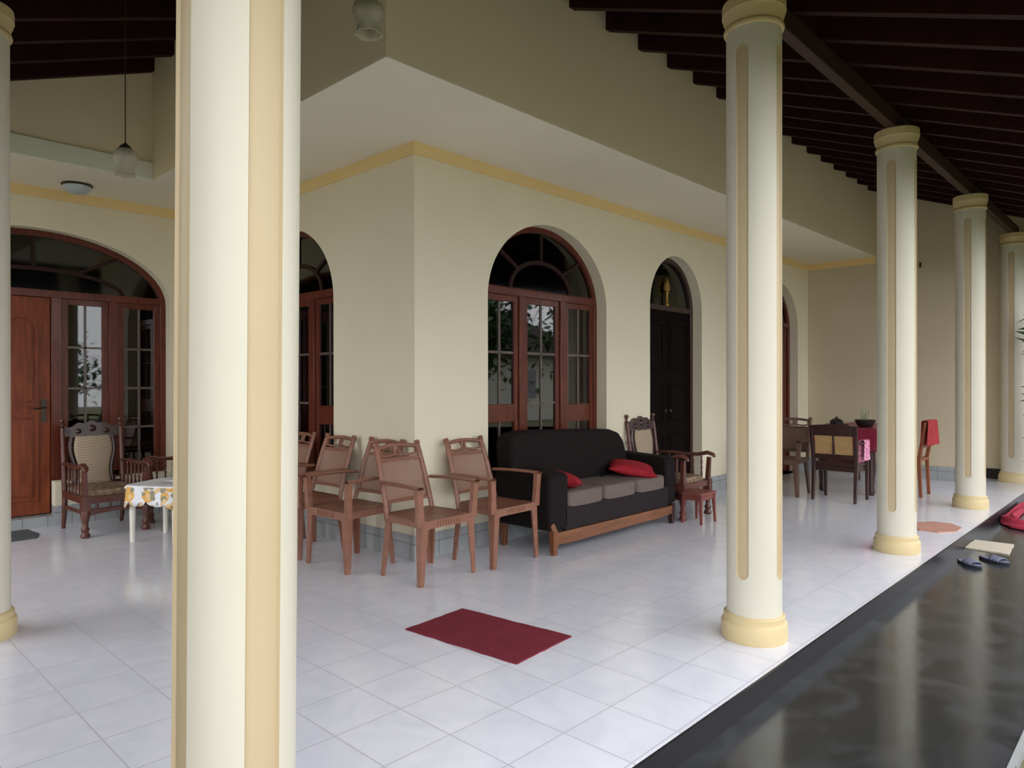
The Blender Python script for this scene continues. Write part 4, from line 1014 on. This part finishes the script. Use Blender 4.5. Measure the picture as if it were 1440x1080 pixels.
# red cloth: rumpled strip lying in an L on the terrace against the step
b = MB()
path = [(10.35, 1.50), (9.75, 1.46), (9.15, 1.385), (8.95, 1.30), (8.80, 1.22), (8.75, 1.08), (9.05, 0.95), (9.5, 0.85)]
path = [(10.10, 1.345), (9.60, 1.335), (9.10, 1.325), (8.86, 1.30), (8.72, 1.24), (8.62, 1.12), (8.62, 0.98), (8.70, 0.80), (8.78, 0.55)]
wid = [0.05, 0.06, 0.07, 0.09, 0.12, 0.15, 0.17, 0.17, 0.15]
def rc(u, v):
    t_ = u * (len(path) - 1); i_ = min(int(t_), len(path) - 2); f_ = t_ - i_
    px_ = path[i_][0] * (1 - f_) + path[i_ + 1][0] * f_; py_ = path[i_][1] * (1 - f_) + path[i_ + 1][1] * f_
    w_ = wid[i_] * (1 - f_) + wid[i_ + 1] * f_
    j0, j1 = max(i_ - 0, 0), min(i_ + 1, len(path) - 1); d_ = Vector((path[j1][0] - path[j0][0], path[j1][1] - path[j0][1])).normalized()
    a_ = (v - 0.5) * 2 * w_ * (1 + 0.12 * sin(23 * u))
    h_ = 0.010 + 0.055 * (0.5 + 0.5 * cos(3.4 * (v - 0.45) * pi + 4 * sin(6 * u))) * sin(pi * v) ** 0.5 + 0.03 * max(0, 1 - abs(u - 0.42) * 5) * sin(pi * v)
    return (px_ - d_.y * a_, min(py_ + d_.x * a_, 1.375), ZL + h_)
b.grid(rc, 60, 20); o = b.build('draped_cloth', 'red_cloth', None, smooth=80, solid=0.004)
tag(o, 'crumpled dark red cloth lying on the black terrace against the step', 'cloth')

# slippers
def make_slipper():
    t = thing('slipper', '', 'slipper')
    sole = []
    for k in range(28):
        a = 2 * pi * k / 28; x = 0.13 * cos(a); y = sin(a) * (0.043 + 0.008 * cos(a) - 0.008 * cos(2 * a)); sole.append((x, y))
    b = MB(); b.prism(sole, 0, 0.018, lambda a, c, tt: (a, c, tt)); b.build('sole', 'slipper_dark', t, smooth=30, bevel=0.003)
    b = MB(); b.prism([(x * 0.95, y * 0.93) for x, y in sole], 0.018, 0.023, lambda a, c, tt: (a, c, tt)); b.build('footbed', 'slipper_top', t, smooth=30)
    b = MB()
    def st(u, v):
        x = -0.01 + 0.085 * v; wv = 0.050 + 0.004 * v; a = pi * u
        return (x, -wv * cos(a), 0.018 + (0.034 - 0.012 * v) * sin(a))
    b.grid(st, 14, 6); b.build('strap', 'slipper_top', t, smooth=60, solid=0.005)
    return t
s0 = make_slipper()
place(s0, (6.60, 1.235, ZL), radians(-132), 'blue-grey slipper nearer the white floor edge on the black terrace', 'pair of slippers')
place(copy_tree(s0), (6.86, 1.11, ZL), radians(-118), 'blue-grey slipper just in front of the beige folded cloth', 'pair of slippers')

# ------------------------------------------------------------------ lamps
def pendant(loc, lab, ztop):
    t = thing('pendant_lamp', lab, 'lamp', loc, 0, 'glass pendant lamps')
    b = MB(); b.tube([(0, 0, 0.19), (0, 0, ztop - loc[2])], 0.0035, 6); b.build('cord', 'bronze', t)
    b = MB(); b.lathe([(0.006, 0.21), (0.014, 0.20), (0.034, 0.185), (0.042, 0.165), (0.038, 0.155), (0.012, 0.15), (0.014, 0.12), (0.0, 0.118)], 20); b.build('lamp_cap', 'bronze', t)
    wob = lambda a, i: (0.10 * sin(a * 6) * max(0, (3 - i)) / 3)
    b = MB(); b.lathe([(0.064, 0.0), (0.058, 0.015), (0.052, 0.035), (0.056, 0.06), (0.068, 0.085), (0.074, 0.11), (0.068, 0.14), (0.045, 0.165), (0.036, 0.17)], 36, wob=wob, caps=False)
    b.build('lamp_shade', 'lamp_glass', t, smooth=60, solid=0.003)
    b = MB(); b.lathe([(0.0, 0.035), (0.016, 0.040), (0.026, 0.06), (0.026, 0.08), (0.014, 0.105), (0.013, 0.12)], 18); b.build('bulb', 'bulb', t)
    return t
pendant((1.97, 2.81, 3.005), 'glass pendant lamp hanging nearest, cut by the top picture edge', roof_left(2.0) + 0.14)
pendant((1.595, 4.97, 2.70), 'glass pendant lamp on a long cord in front of the entrance wall', roof_left(1.575) + 0.14)
t = thing('ceiling_lamp', 'round white lamp fixed flat to the ceiling above the entrance', 'lamp', (1.955, 7.37, ZS))
b = MB(); b.lathe([(0.125, 0.0), (0.128, -0.012), (0.118, -0.02), (0.0, -0.02)][::-1], 32); b.build('lamp_base', 'bronze', t)
b = MB(); b.lathe([(0.115, -0.018), (0.118, -0.035), (0.09, -0.07), (0.05, -0.085), (0.0, -0.09)][::-1], 32); b.build('lamp_shade', 'lamp_white', t, smooth=60)
# little hook on the end wall
b = MB(); b.box(-0.02, 0, -0.012, 0.012, -0.04, 0.03); b.tube([(-0.02, 0, -0.03), (-0.05, 0, -0.04), (-0.055, 0, -0.015)], 0.006, 6); o = b.build('wall_hook', 'bronze', None); o.location = (XE, 2.66, 3.0)
tag(o, 'tiny dark hook high on the end wall between two columns', 'hook')

# ------------------------------------------------------------------ plants
def leaf_quad(b, p, d, upv, L_, w_):
    d = d.normalized(); s_ = d.cross(upv).normalized() if abs(d.dot(upv)) < 0.99 else Vector((1, 0, 0)); nn = s_.cross(d)
    vs = [p, p + d * L_ * 0.45 + s_ * w_ / 2 + nn * L_ * 0.04, p + d * L_, p + d * L_ * 0.45 - s_ * w_ / 2 + nn * L_ * 0.04]
    b.add(vs, [(0, 1, 2, 3)])
t = thing('garden_shrub', 'shrub with green tips and dark red leaves at the right picture edge', 'plant', (11.10, 1.19, ZL))
b = MB()
for k in range(5):
    a = k * 1.3; b.tube([(0.04 * cos(a), 0.04 * sin(a), 0), (0.10 * cos(a), 0.08 * sin(a), 0.8), (0.18 * cos(a), 0.14 * sin(a), 1.7 + 0.2 * sin(k))], [0.02, 0.014, 0.006], 7)
b.build('stems', 'bark', t)
b = MB(); g = MB()
for k in range(520):
    a = random.uniform(0, 2 * pi); z = random.uniform(0.4, 2.35); r_ = random.uniform(0.02, 0.22)
    p = Vector((r_ * cos(a), r_ * sin(a), z)); d = Vector((cos(a), sin(a), random.uniform(-0.4, 0.5)))
    uv_ = Vector((random.uniform(-1, 1), random.uniform(-1, 1), 0.4))
    if z < 1.9 and (cos(a) * 0.35 + sin(a) > 0.5): p.y -= 0.08
    leaf_quad(g if z > 1.95 or z < 0.75 else b, p, d, uv_, random.uniform(0.14, 0.24), 0.05)
b.build('red_leaves', 'leaf_red', t, smooth=0); g.build('green_leaves', 'leaf', t, smooth=0)
# tufts of grass at terrace edge
b = MB()
for k in range(900):
    x = random.uniform(2.6, 7.5); y = random.uniform(0.18, 0.45)
    p = Vector((x, y, -0.14)); a = random.uniform(0, 2 * pi); leaf_quad(b, p, Vector((0.5 * cos(a), 0.5 * sin(a), 1)), Vector((1, 0.1, 0)), random.uniform(0.03, 0.09), 0.008)
o = b.build('grass_blades', 'leaf', None, smooth=0); tag(o, 'green grass blades growing along the terrace kerb', 'grass', kind='stuff')

def tree(loc, h, cr, lab, seed):
    random.seed(seed)
    t = thing('garden_tree', lab, 'tree', loc, 0, 'garden trees beyond the lawn')
    b = MB(); b.tube([(0, 0, 0), (0.08, 0.05, h * 0.3), (0.0, 0.1, h * 0.6), (0.1, 0, h * 0.8)], [0.16, 0.12, 0.08, 0.03], 9)
    for k in range(6):
        a = k * 1.1; b.tube([(0, 0.05, h * (0.4 + 0.05 * k)), (cr * 0.35 * cos(a), cr * 0.35 * sin(a), h * (0.55 + 0.05 * k)), (cr * 0.7 * cos(a), cr * 0.7 * sin(a), h * (0.62 + 0.05 * k))], [0.05, 0.03, 0.012], 6)
    b.build('trunk', 'bark', t)
    b = MB()
    cl = [(random.uniform(-0.6, 0.6) * cr, random.uniform(-0.6, 0.6) * cr, h * random.uniform(0.5, 0.95)) for _ in range(16)]
    for k in range(2600):
        c = random.choice(cl); v = Vector((random.gauss(0, 1), random.gauss(0, 1), random.gauss(0, 0.8))) * cr * 0.22
        p = Vector(c) + v; d = Vector((random.uniform(-1, 1), random.uniform(-1, 1), random.uniform(-0.8, 0.4)))
        leaf_quad(b, p, d, Vector((0, 0, 1)), random.uniform(0.2, 0.38), 0.14)
    b.build('crown', 'leaf', t, smooth=0)
for k, (x, y, h, cr) in enumerate(((5.6, -9.5, 2.7, 1.8), (12.6, -5.0, 4.4, 2.4), (28.5, -9, 5.6, 2.6), (-7.5, 20, 6.0, 3.0), (17.5, -3.2, 5.2, 2.6))):  # trees out of view, the pair nearest the terrace added to shade its far end
    tree((x, y, -0.14), h, cr, ('low leafy garden tree opposite the entrance arch', 'unseen leafy tree added left of the neighbouring house to shade the far veranda', 'tall leafy garden tree right of the neighbouring house', 'leafy garden tree opposite the left arched window', 'unseen leafy tree added beyond the terrace end to dim the end wall')[k], 40 + k)
b = MB(); b.box(-1.35, -1.15, 1.0, 4.4, -0.3, 3.0); b.box(-1.39, -1.11, 0.96, 4.44, 3.0, 3.06)  # wall out of view, added to block light from the left
struct(b.build('wall_shade', mat('shade_wall', (0.20, 0.19, 0.15), 0.9, 0.1, noise=0.4, nscale=2), smooth=0), 'tall weathered wall added out of view to shade the left floor')
t = thing('neighbour_house', 'pale neighbouring house with a dark tiled roof across the garden', 'house', (20.5, -12.5, -0.14))
b = MB(); b.box(-3.6, 3.6, -2.5, 2.5, 0, 2.6); b.build('wall', mat('neighbour_wall', (0.55, 0.54, 0.48), 0.9), t, smooth=0)
b = MB(); b.add([(-4.2, -3.1, 2.5), (4.2, -3.1, 2.5), (4.2, 3.1, 2.5), (-4.2, 3.1, 2.5), (-1.4, 0, 4.6), (1.4, 0, 4.6)], [(0, 3, 2, 1), (0, 1, 5, 4), (2, 3, 4, 5), (1, 2, 5), (3, 0, 4)]); b.build('roof', mat('neighbour_roof', (0.03, 0.022, 0.02), 0.9), t, smooth=0)
b = MB(); b.box(-0.6, 0.6, 2.49, 2.53, 0.9, 2.0); b.build('window', 'glass', t, smooth=0)
